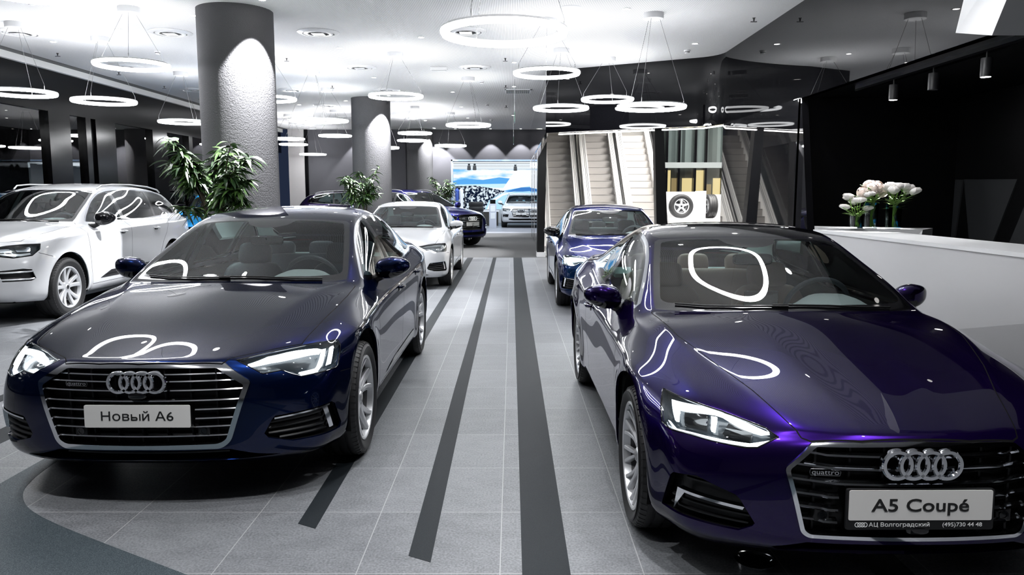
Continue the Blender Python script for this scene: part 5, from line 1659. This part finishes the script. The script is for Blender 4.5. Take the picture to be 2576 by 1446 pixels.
GREEN = mat('stem_green', (.16,.30,.05), .5); PETAL = mat('petal_white', (.90,.87,.84), .6, emis=None); PETAL2 = mat('petal_pale_pink', (.80,.68,.62), .6)
VASE = glass_mat('vase_glass', (.90,.95,.93), .7, 1.3); WATER = glass_mat('vase_water', (.80,.88,.84), .6, 1.33)
def vase(x, y, h, w, label, vlabel, heads, seed, kind):
    z0 = 1.20; R = random.Random(seed)
    v = thing('glass_vase', vlabel, 'vase', (x, y, z0), .2, 'glass vases on the counter')
    sq = lambda s, z: [(-s,-s,z),(s,-s,z),(s,s,z),(-s,s,z)]
    mb = MB(); a = w/2
    mb.add(sq(a*.92,.0)+sq(a,h)+sq(a-.008,h)+sq(a*.92-.008,.018), [(3,2,1,0)]+[(i,(i+1)%4,4+(i+1)%4,4+i) for i in range(4)]+[(4+i,4+(i+1)%4,8+(i+1)%4,8+i) for i in range(4)]+[(8+i,8+(i+1)%4,12+(i+1)%4,12+i) for i in range(4)]+[(12,13,14,15)])
    mb.build('vase_body', VASE, v, smooth=False)
    b = thing('flower_bouquet', label, 'flowers', (x, y, z0), 0)
    st = MB(); lf = MB(); hd = []
    for k in range(heads):
        a1 = 2*PI*k/heads+R.uniform(-.3,.3); rr = R.uniform(.25,1)
        if kind == 'tall': e = Vector((math.cos(a1)*.13*rr, math.sin(a1)*.13*rr, h+.10+.10*(1-rr)))
        elif kind == 'wide': e = Vector((.03+math.cos(a1)*.17*rr, math.sin(a1)*.14*rr, h+.09+.09*(1-rr)))
        else: e = Vector((math.cos(a1)*.12*rr, math.sin(a1)*.10*rr, h+.04+R.uniform(0,.16)))
        bt = Vector((-math.cos(a1)*w*.3, -math.sin(a1)*w*.3, .02)); nk = Vector((math.cos(a1)*w*.28, math.sin(a1)*w*.28, h))
        st.tube(spline([bt, nk, e], 5), .0035, 5)
        hd.append((e, a1))
        for q in range(4):
            p = nk.lerp(e, R.random()); d = Vector((math.cos(a1+R.uniform(-1,1)), math.sin(a1+R.uniform(-1,1)), R.uniform(.0,.5)))*R.uniform(.07,.13)
            s = d.cross(Vector((0,0,1))).normalized()*.014
            lf.add([p, p+d*.5-s, p+d, p+d*.5+s], [(0,1,2,3)])
    for k in range(26):
        a1 = R.uniform(0, 2*PI); st.tube([(math.cos(a1)*w*.36, math.sin(a1)*w*.36, .022), (-math.cos(a1+R.uniform(-.8,.8))*w*.34, -math.sin(a1)*w*.34, h*R.uniform(.8,1.05))], .0028, 4)
        p = Vector((R.uniform(-1,1)*w*.4, R.uniform(-1,1)*w*.4, h*R.uniform(.85,1.15))); d = Vector((math.cos(a1), math.sin(a1), R.uniform(-.1,.6)))*R.uniform(.05,.12); q_ = d.cross(Vector((0,0,1))).normalized()*.016
        lf.add([p, p+d*.5-q_, p+d, p+d*.5+q_], [(0,1,2,3)])
    st.add(lf.V, lf.F); st.build('stems', GREEN, b)
    for (e, a1) in hd:
        mb = MB(); 
        if kind == 'tall':      # hydrangea: a ball of small florets
            for q in range(46):
                u = R.uniform(-1,1); ph = R.uniform(0,2*PI); rr = .062
                n = Vector((math.sqrt(1-u*u)*math.cos(ph), math.sqrt(1-u*u)*math.sin(ph), u)); t = n.orthogonal().normalized(); w2 = n.cross(t); c = e+n*rr
                for j in range(4):
                    an = j*PI/2+q; dd = (t*math.cos(an)+w2*math.sin(an)); ss = n.cross(dd)
                    mb.add([c, c+dd*.012-ss*.010+n*.003, c+dd*.022+n*.002, c+dd*.012+ss*.010+n*.003], [(0,1,2,3)])
            mb.ball(e, .052, 12, 8)
        else:                   # cupped petals
            L = .080 if kind == 'wide' else .058
            for q in range(10):
                an = 2*PI*q/5+(.6 if q > 4 else 0); op = (.55 if q > 4 else .95); d = Vector((math.cos(an)*op, math.sin(an)*op, 1)).normalized(); s = Vector((-math.sin(an), math.cos(an), 0))
                V = []; 
                for k in range(5):
                    u = k/4; c = e+Vector((math.cos(an), math.sin(an), 0))*(.046*math.sin(u*PI*.85)*op*1.2)+Vector((0,0,L*u))+Vector((math.cos(a1), math.sin(a1), 0))*L*.5*u; wd = .034*math.sin(PI*(.14+.80*u))
                    V += [c-s*wd, c+Vector((math.cos(an), math.sin(an), 0))*.006, c+s*wd]
                F = []
                for k in range(4): F += [(k*3,k*3+1,k*3+4,k*3+3),(k*3+1,k*3+2,k*3+5,k*3+4)]
                mb.add(V, F)
        mb.build('flower_head', PETAL2 if (kind == 'tall') else PETAL, b, sharp=170)
vase(3.62, 8.07, .135, .10, 'small loose bunch of white flowers with buds, leftmost on the counter', 'short square glass vase, leftmost of the three on the counter', 9, 2, 'small')
vase(3.80, 8.13, .27, .10, 'pale pink hydrangea bunch, the middle and highest on the counter', 'tall glass vase in the middle of the three on the counter', 7, 5, 'tall')
vase(3.99, 8.04, .25, .115, 'white tulip bunch leaning right, rightmost on the counter', 'tall glass vase, rightmost of the three on the counter', 12, 9, 'wide')
tk = MB().box((4.16,5.0,2.80),(4.24,9.5,2.86)).build('lighting_track', GLOSSBLACK, None, smooth=False)
tag(tk, 'black lighting track under the black ceiling above the counter', 'track light')
for yy, lb in ((8.62,'black cylinder spotlight on the track, farthest of the three, shining on the flowers'),(7.82,'black cylinder spotlight in the middle of the track, tipped away'),(6.96,'black cylinder spotlight on the track, nearest of the three, top right')):
    s = thing('track_spotlight', lb, 'spotlight', (4.2, yy, 0), 0, 'track spotlights over the counter')
    MB().lathe([(0,2.755),(.046,2.755),(.048,2.75),(.048,2.592),(.042,2.590),(.040,2.60),(0,2.60)], 32).build('spot_body', mat('spot_black', (.02,.02,.022), .4), s)
    MB().tube([(0,0,2.80),(0,0,2.755)], .010, 8).build('spot_stem', BLACK, s)
    if yy != 7.82: MB().lathe([(0,2.589),(.041,2.589)], 28).build('spot_lens', LAMPLENS, s)
spot('track_spot_beam', (4.15,8.6,2.57), (3.80,8.08,1.3), 520, 34, .5, .03)
spot('track_spot_beam', (4.15,6.96,2.57), (3.3,6.6,0.8), 25, 60, .8, .03)
m = MB(); m.hexa([(2.40,3.95,2.345),(4.4,3.95,2.345),(4.4,4.9,2.55),(2.75,4.9,2.55),(2.66,3.95,3.1),(4.4,3.95,3.1),(4.4,4.9,3.1),(2.85,4.9,3.1)])
o = thing('hanging_display_box', 'white faceted box with a perforated inner face hanging at the top right corner', 'display', (0,0,0))
m.build('box_shell', WHITE, o, smooth=False)
pf = speckle('perforated_metal', (.25,.25,.26), (.75,.75,.76), 60, .4, .5)
MB().add([(2.57,3.945,2.47),(4.3,3.945,2.47),(4.3,3.945,3.0),(2.70,3.945,3.0)], [(0,1,2,3)]).build('perforated_face', pf, o, smooth=False)
for a, b in (((2.53,2.41),(2.69,3.2)),):
    pass

# ------------------------------------------------------------------ escalators beyond the fascia
STEP = mat('escalator_step', (.42,.40,.38), .5); BAND = mat('escalator_panel', (.78,.77,.75), .35); HANDRAIL = mat('handrail_black', (.015,.015,.015), .5)
def escalator(x, w, label, n=17):
    r = thing('escalator', label, 'escalator', (x, 0, 0), 0, 'escalators in the hall')
    rise, run, y0 = .195, .215, 19.9
    for k in range(n):
        z = k*rise; y = y0+k*run
        mb = MB().box((-w/2, y, z), (w/2, y+run, z+rise-.016)); mb.box((-w/2, y-.008, z+rise-.010), (w/2, y+run, z+rise)); mb.mi = 1; mb.box((-w/2, y+.004, z+rise-.016), (w/2, y+run, z+rise-.010))
        mb.build('escalator_step', [STEP, HANDRAIL], r, smooth=False)
    L = n
    def slab(xa, xb, dz0, dz1, m, nm):
        ya, yb = y0-.25, y0+L*run; za, zb = -.1, L*rise
        MB().hexa([(xa,ya,za+dz0),(xb,ya,za+dz0),(xb,yb,zb+dz0),(xa,yb,zb+dz0),(xa,ya,za+dz1),(xb,ya,za+dz1),(xb,yb,zb+dz1),(xa,yb,zb+dz1)]).build(nm, m, r, smooth=False)
    for s in (-1, 1):
        a, b = sorted((s*(w/2+.004), s*(w/2+.200)))
        slab(a, b, -.3, .30, BAND, 'balustrade')
        for q in (.05, .09, .15):
            a, b = sorted((s*(w/2+q), s*(w/2+q+.009)))
            slab(a, b, .295, .304, HANDRAIL, 'balustrade_joint')
        a, b = sorted((s*(w/2+.160), s*(w/2+.195)))
        slab(a, b, .30, .345, HANDRAIL if s > 0 else BAND, 'handrail')
for x, lb in ((1.37,'leftmost grey stepped escalator seen under the black fascia, beside the black pier'),(2.52,'middle grey stepped escalator seen under the black fascia, behind the blue sedan'),(3.62,'rightmost escalator, partly hidden by the slanting black pier')):
    escalator(x, .68, lb)
for x0, x1 in ((1.92,1.97),(3.07,3.08)):
    pass

def area(name, loc, size, watts, rot=(0,0,0), col=(1,.98,.95)):
    l = bpy.data.lights.new(name, 'AREA'); l.shape = 'RECTANGLE'; l.size, l.size_y = size; l.energy = watts; l.color = col
    o = bpy.data.objects.new(name, l); link(o); o.location = loc; o.rotation_euler = rot; return o
area('hall_added_fill', (2.6,18.6,5.15), (4.5,3), 1500, (.25,0,0))  # unseen area light added to brighten the escalators
area('hall_added_fill', (6.0,20.5,5.15), (3,4), 600)  # another unseen area light, added to brighten the rest of the hall
area('far_showroom_light', (-1,35.5,2.88), (5,6), 170, col=(.85,.93,1))
# ------------------------------------------------------------------ lit offices, wheel plinth
of = thing('glazed_office_front', 'glazed office front with yellow lit rooms and dark mullions, right of the escalators', 'shopfront', (0,0,0))
WARM = emit_mat('warm_room_light', (1.0,.74,.36), .75); WARM2 = emit_mat('warm_room_dim', (.9,.62,.30), .30)
GREYS = [mat('cladding_%d' % k, (v, v*1.02, v*1.03), .5) for k, v in enumerate((.05,.16,.30,.10,.22))]
names = ('dark_cladding', 'grey_cladding')
R_ = random.Random(4); xx = 4.45
while xx < 7.6:
    wv = R_.uniform(.07,.24); MB().box((xx,25.6,2.6),(xx+wv,25.7,4.1)).build('cladding_strip', R_.choice(GREYS), of, smooth=False); xx += wv
xx = 4.45; k = 0
while xx < 7.6:
    wv = R_.uniform(.14,.42); z1 = R_.choice((2.36,2.36,2.1,1.9)); MB().box((xx,25.7,1.0),(xx+wv,25.75,z1)).build('lit_room', WARM if k % 3 else WARM2, of, smooth=False); xx += wv+R_.uniform(.03,.14); k += 1
fr_ = MB()
for xx in (4.5,5.02,5.42,5.95,6.3,6.9,7.4): fr_.box((xx,25.3,0),(xx+.075,25.45,4.1))
fr_.build('office_mullions', FRAME, of, smooth=False)
MB().box((4.4,25.5,0),(7.6,25.52,4.1)).build('office_glass', glass_mat('office_glass', (.78,.82,.81), 1, 1.5), of, smooth=False)
MB().box((4.4,25.28,2.42),(7.6,25.30,2.60)).build('office_beam', mat('steel_grey', (.20,.22,.22), .4), of, smooth=False)
MB().box((4.4,25.8,0),(7.6,25.9,4.1)).build('office_back', mat('office_back_wall', (.06,.055,.05), .7), of, smooth=False)
pl = thing('wheel_plinth', 'white stepped plinth with an upright back panel, behind the blue sedan', 'plinth', (0,0,0))
MB().box((4.2,21.65,0),(5.36,22.6,.885)).build('plinth_base', WHITE, pl, smooth=False)
MB().box((4.2,22.42,.885),(5.36,22.48,1.64)).build('plinth_back', mat('panel_pale', (.62,.62,.63), .5), pl, smooth=False)
MB().box((5.36,21.75,0),(5.48,22.6,1.66)).build('plinth_divider', WHITE, pl, smooth=False)
MB().box((5.48,21.65,0),(6.6,22.6,.885)).build('plinth_base', WHITE, pl, smooth=False)
MB().box((5.48,22.42,.885),(6.6,22.48,1.56)).build('plinth_back', mat('panel_pale', (.62,.62,.63), .5), pl, smooth=False)
w1 = make_wheel(None, (4.84,22.05,1.228), .34, .21, .22, 'plain', RIMSILVER); w1.name = 'display_wheel'; w1.rotation_euler = (0, 0, PI)
tag(w1, 'loose alloy wheel with tyre facing us on the white plinth', 'wheel')
w2 = make_wheel(None, (5.66,22.0,1.228), .34, .21, .25, 'plain', RIMSILVER); w2.name = 'display_wheel'; w2.rotation_euler = (0, 0, PI/2+.12)
tag(w2, 'loose wheel turned edge on, tread towards us, on the white plinth', 'wheel')

# ------------------------------------------------------------------ showroom beyond the opening
def mural():
    r = thing('backlit_mural', 'backlit blue and white landscape mural with a road and trees on the back wall', 'mural', (0,0,0))
    Y = 42.53; x0, x1, z0, z1 = -3.6, 2.4, 0.75, 2.95
    def em(n, c, s=.62): return emit_mat(n, c, s)
    def tree_mat():
        m = emit_mat('mural_trees', (.3,.5,.8), .6)
        tc = nd(m, 'ShaderNodeTexCoord'); nz = nd(m, 'ShaderNodeTexNoise'); nz.inputs['Scale'].default_value = 9; nz.inputs['Detail'].default_value = 9
        cr = nd(m, 'ShaderNodeValToRGB'); cr.color_ramp.elements[0].position = .46; cr.color_ramp.elements[0].color = (.004,.010,.03,1); cr.color_ramp.elements[1].position = .60; cr.color_ramp.elements[1].color = (.75,.88,1,1)
        e = [n for n in m.node_tree.nodes if n.type == 'EMISSION'][0]
        lk(m, tc.outputs['Object'], nz.inputs['Vector']); lk(m, nz.outputs['Fac'], cr.inputs[0]); lk(m, cr.outputs[0], e.inputs[0]); return m
    def cloud_mat():
        m = emit_mat('mural_sky', (.6,.8,1), .62)
        tc = nd(m, 'ShaderNodeTexCoord'); mp = nd(m, 'ShaderNodeMapping'); mp.inputs['Scale'].default_value = (.6,1,2.4); nz = nd(m, 'ShaderNodeTexNoise'); nz.inputs['Scale'].default_value = 1.3; nz.inputs['Detail'].default_value = 5
        cr = nd(m, 'ShaderNodeValToRGB'); cr.color_ramp.elements[0].position = .38; cr.color_ramp.elements[0].color = (.18,.52,.95,1); cr.color_ramp.elements[1].position = .58; cr.color_ramp.elements[1].color = (.92,.96,1,1)
        e = [n for n in m.node_tree.nodes if n.type == 'EMISSION'][0]
        lk(m, tc.outputs['Object'], mp.inputs[0]); lk(m, mp.outputs[0], nz.inputs['Vector']); lk(m, nz.outputs['Fac'], cr.inputs[0]); lk(m, cr.outputs[0], e.inputs[0]); return m
    lay = [0]
    def patch(nm, pts, m):
        lay[0] += 1; y = Y-.004*lay[0]
        mb = MB(); n = len(pts); mb.add([(x, y, z) for x, z in pts], [tuple(range(n))]); mb.build(nm, m, r, smooth=False)
    MB().box((x0,Y,z0),(x1,Y+.05,z1)).build('mural_panel', cloud_mat(), r, smooth=False)
    patch('mural_ridge', [(x0,2.25),(-2.6,2.42),(-1.6,2.36),(-.7,2.5),(.4,2.38),(x1,2.45),(x1,2.2),(x0,2.1)], em('mural_blue', (.10,.38,.80)))
    patch('mural_water', [(x0,2.1),(x1,2.2),(x1,1.9),(x0,1.95)], em('mural_pale', (.55,.80,1)))
    patch('mural_white_facet', [(.2,2.9),(1.7,2.9),(x1,2.3),(x1,2.55),(-.6,1.75)], em('mural_white', (.86,.90,.95)))
    patch('mural_trees', [(x0,2.0),(-2.0,2.05),(-1.1,1.9),(-.4,1.75),(-1.2,1.1),(-1.5,z0),(x0,z0)], tree_mat())
    patch('mural_road', [(-1.5,z0),(-1.25,1.25),(-.6,1.62),(.3,1.75),(1.4,1.85),(1.0,1.3),(.8,z0)], em('mural_road_blue', (.42,.72,1)))
    patch('mural_bushes', [(-.4,1.72),(.5,1.95),(1.3,1.98),(x1,2.1),(x1,1.85),(.6,1.72)], em('mural_deep_blue', (.05,.20,.55)))
    patch('mural_kerb', [(-1.38,z0),(-1.2,1.22),(-.55,1.60),(.2,1.73),(-.5,1.50),(-1.05,1.15),(-1.2,z0)], em('mural_line', (.92,.96,1)))
mural()
for k in range(19):
    o = MB().box((-4.5,32.0+k*.52,2.90),(2.5,32.12+k*.52,3.02)).build('ceiling_light_bar', emit_mat('cool_bar', (.75,.88,1), 1.1) if k % 2 else mat('bar_dark', (.03,.035,.05), .3), None, smooth=False)
    tag(o, ('glowing' if k % 2 else 'dark')+' bar across the far showroom ceiling, '+ORD[min(k//2, 9)]+' '+('glowing' if k % 2 else 'dark')+' one from the opening', 'ceiling light', 'bars across the far showroom ceiling')
t = thing('info_stand', 'white upright price stand with paper sheets and a dark top, before the far white suv', 'sign', (-.91,36.4,0), .1)
MB().box((-.17,-.05,0),(.17,.05,1.13)).build('stand_body', mat('stand_white', (.62,.64,.72), .4), t, smooth=False)
MB().hexa([(-.13,-.03,1.13),(.13,-.03,1.13),(.13,0,1.13),(-.13,0,1.13),(-.13,.0,1.32),(.13,.0,1.32),(.13,.03,1.32),(-.13,.03,1.32)]).build('stand_screen', GLOSSBLACK, t, smooth=False)
for z in (.42,.76): MB().box((-.11,-.058,z),(.11,-.051,z+.28)).build('paper_sheet', mat('paper', (.85,.87,.88), .7), t, smooth=False)
c = thing('low_cabinet', 'dark low cabinet with a white top under the mural', 'cabinet', (-1.6,38.9,0))
MB().box((-.75,-.3,0),(.9,.3,.70)).build('cabinet_body', mat('dark_oak', (.03,.027,.022), .5), c, smooth=False); MB().box((-.8,-.33,.70),(.95,.33,.76)).build('cabinet_top', WHITE, c, smooth=False)
s = thing('tyre_stack', 'stack of black tyres beyond the blue suv', 'tyres', (-1.65,35.4,0))
for k in range(4): MB().lathe([(.2,.0),(.32,.0),(.345,.04),(.35,.11),(.345,.18),(.32,.22),(.2,.22)], 36, c=(0,0,.35+k*.22)).build('tyre', TYRE, s)
MB().lathe([(0,0),(.28,0),(.28,.03),(.05,.05),(.05,.36),(0,.36)], 24).build('stack_stand', SATIN, s)
k = thing('clothes_rail', 'clothes rail with white and blue garments left in the far showroom', 'clothes rail', (-2.75,37.2,0))
kf = MB(); kf.box((-.35,-.02,0),(-.31,.02,1.95)); kf.box((.45,-.02,0),(.49,.02,1.95)); kf.box((-.35,-.02,1.91),(.49,.02,1.95)); kf.box((-.4,-.25,0),(-.28,.25,.03)); kf.box((.4,-.25,0),(.52,.25,.03)); kf.build('rail_frame', BLACK, k, smooth=False)
for xx, mm in ((-.12,mat('garment_white', (.8,.8,.8), .8)),(.10,mat('garment_blue', (.05,.10,.40), .8)),(.30,mat('garment_white', (.8,.8,.8), .8))):
    g = MB(); 
    for i in range(13):
        pass
    g.lathe([(.02,1.88),(.06,1.84),(.17,1.76),(.16,1.5),(.14,1.2),(.17,.75)], 18)
    g.V = [(v[0]*.6+xx, v[1], v[2]) for v in g.V]; g.build('garment', mm, k)
d = MB().box((-2.46,31.28,0),(-2.40,31.62,2.96)).box((-2.46,31.28,2.90),(.74,31.62,2.96)); struct('door_1', d, mat('opening_reveal', (.30,.42,.60), .2), smooth=False)
for xx, yy, lb in ((-1.9,34.2,'left of the paired black spotlights under the far showroom ceiling'),(-1.65,34.2,'right of the paired black spotlights under the far showroom ceiling'),(.15,35.0,'single black spotlight under the far showroom ceiling, above the white suv')):
    s = thing('ceiling_projector_spot', lb, 'spotlight', (xx,yy,2.90), 0, 'black spotlights in the far showroom')
    MB().lathe([(0,0),(.05,0),(.05,-.06),(.075,-.08),(.085,-.25),(.06,-.27),(0,-.27)], 20).build('spot_body', BLACK, s)
st = thing('street_lamp', 'orange glowing street lamp outside the left window', 'street lamp', (-13.5,20.8,0))
MB().tube([(0,0,-.1),(0,0,2.3)], .05, 8).build('lamp_post', FRAME, st); MB().ball((0,0,2.38), .10, 12, 8).build('lamp_globe', emit_mat('sodium_light', (1,.55,.18), 12), st)

fs = thing('floor_socket', 'round metal floor socket with a dark centre under the nose of the purple coupe', 'floor socket', (1.036,3.10,0))
MB().lathe([(.085,0),(.085,.012),(.070,.016),(.062,.006)], 36).build('socket_rim', CHROME, fs)
MB().lathe([(0,.004),(.064,.006)], 32).build('socket_lid', MATBLACK, fs)
# ------------------------------------------------------------------ the cars on show
NAVY = paint('navy_paint', (.002,.009,.050), .85, .26)
PURPLE = paint('purple_paint', (.012,.0028,.058), .85, .25)
WHITEP = mat('white_car_paint', (.58,.59,.61), .22, 0, coat=1.0, coat_rough=.02)
BLUE = paint('teal_blue_paint', (.003,.026,.10), .85, .25)
ROYAL = paint('royal_blue_paint', (.008,.008,.15), .8, .28)
DARKV = paint('dark_violet_paint', (.008,.004,.028), .7, .3)
CYAN = mat('bright_blue_paint', (.01,.34,.80), .25, .1, coat=1.0)
def a5_frame(o, M):
    MB().prism(rounded([(-.268,-.092),(.268,-.092),(.268,.060),(-.268,.060)], .01, 3), -.008, .0035).xf(M).build('plate_holder', BLACK, o)
    text_mesh('dealer_name', 'АЦ Волгоградский', .021, WHITEINK, o, M @ Matrix.Translation((-.185,-.0735,.0045)), 1.18, .0006, 'LEFT')
    text_mesh('dealer_phone', '(495)730 44 48', .021, WHITEINK, o, M @ Matrix.Translation((.228,-.0735,.0045)), 1.12, .0006, 'RIGHT')
    four_rings(MB(), (0,0,0), .0078, .0013, .001).xf(M @ Matrix.Translation((-.212,-.0735,.004)) @ Matrix(((0,1,0,0),(0,0,1,0),(1,0,0,0),(0,0,0,1)))).build('dealer_rings', WHITEINK, o)
D = -PI/2
build_car('sedan', A6S, A6F, 'navy blue sedan with lit headlights and a plate reading Новый А6, front left', 'car', (-1.81,4.515,0), D, dict(paint=NAVY, plate=('Новый А6',1.25,.062), badge=True, seats=BLUELEATHER, wheel='five_v', refl=REFLECTOR))
build_car('coupe', A5S, A5F, 'purple coupe with a glass roof and a plate reading A5 Coupé, front right', 'car', (1.469,3.516,0), D+.0075, dict(paint=PURPLE, plate=('A5 Coupé',1.28,.066), badge=True, seats=BROWNLEATHER, door_trim=mat('door_trim_grey', (.16,.20,.20), .6), wheel='multi', plate_frame=a5_frame))
build_car('suv', Q7S, Q7F, 'large white suv with black mirrors behind the navy sedan, cut by the left picture edge', 'car', (-6.62,9.72,0), D, dict(paint=WHITEP, plate=('Q7',1.2,.06), badge=True, seats=BLUELEATHER, wheel='five_double', mirror_mat=GLOSSBLACK, rear_side_glass=DARKGLASS, drl=mat('lamp_chrome_white', (.75,.78,.8), .2, .5), refl=REFLECTOR))
build_car('sedan', A4S, A4F, 'white sedan parked behind the navy sedan, left of the aisle', 'car', (-1.95,13.2,0), D, dict(paint=WHITEP, plate=('A4',1.2,.06), badge=True, seats=DARKTRIM, wheel='five_double', drl=mat('lamp_chrome_white', (.75,.78,.8), .2, .5), refl=REFLECTOR, housing=mat('lamp_housing_light', (.30,.32,.34), .25), detail=False), levels=2)
build_car('sedan', A3S, A3F, 'dark blue sedan with glowing headlights and black mirrors behind the purple coupe', 'car', (1.51,10.78,0), D, dict(paint=BLUE, plate=('S3',1.2,.06), badge=False, seats=DARKTRIM, wheel='five_v', mirror_mat=GLOSSBLACK, detail=False, drl=emit_mat('bright_daytime_light', (.85,.97,1), 14)), levels=2)
build_car('suv', Q7S, Q7F, 'royal blue suv turned towards the aisle behind the white sedan, plate reading Q7', 'car', (-1.85,23.2,0), -.721, dict(paint=ROYAL, plate=('Q7',1.2,.06), badge=True, seats=DARKTRIM, wheel='five_double', drl=REFLECTOR, grille_frame=GLOSSBLACK, detail=False, rear_side_glass=DARKGLASS), levels=2)
build_car('suv', Q7S, Q7F, 'dark violet suv seen from its side behind the middle column, by the end wall', 'car', (-3.9,29.35,0), 0.0, dict(paint=DARKV, plate=('Q5',1.2,.06), badge=False, seats=DARKTRIM, wheel='five_double', drl=REFLECTOR, detail=False), levels=2)
q = build_car('suv', Q7S, Q7F, 'white suv in the far showroom before the blue mural, beside the glass partition', 'car', (.43,36.95,0), D, dict(paint=WHITEP, plate=('Q7',1.2,.06), badge=True, seats=DARKTRIM, wheel='five_double', drl=REFLECTOR, detail=False, grille_mat=BLACK), levels=2)
q.scale = (.94,.96,.95)
q = build_car('suv', Q7S, Q7F, 'bright blue suv almost hidden between the white suv and the near plant', 'car', (-6.1,16.5,0), D+.42, dict(paint=CYAN, plate=('Q5',1.2,.06), badge=False, seats=DARKTRIM, wheel='five_double', drl=REFLECTOR, detail=False), levels=2)
q.scale = (.93,.94,.93)
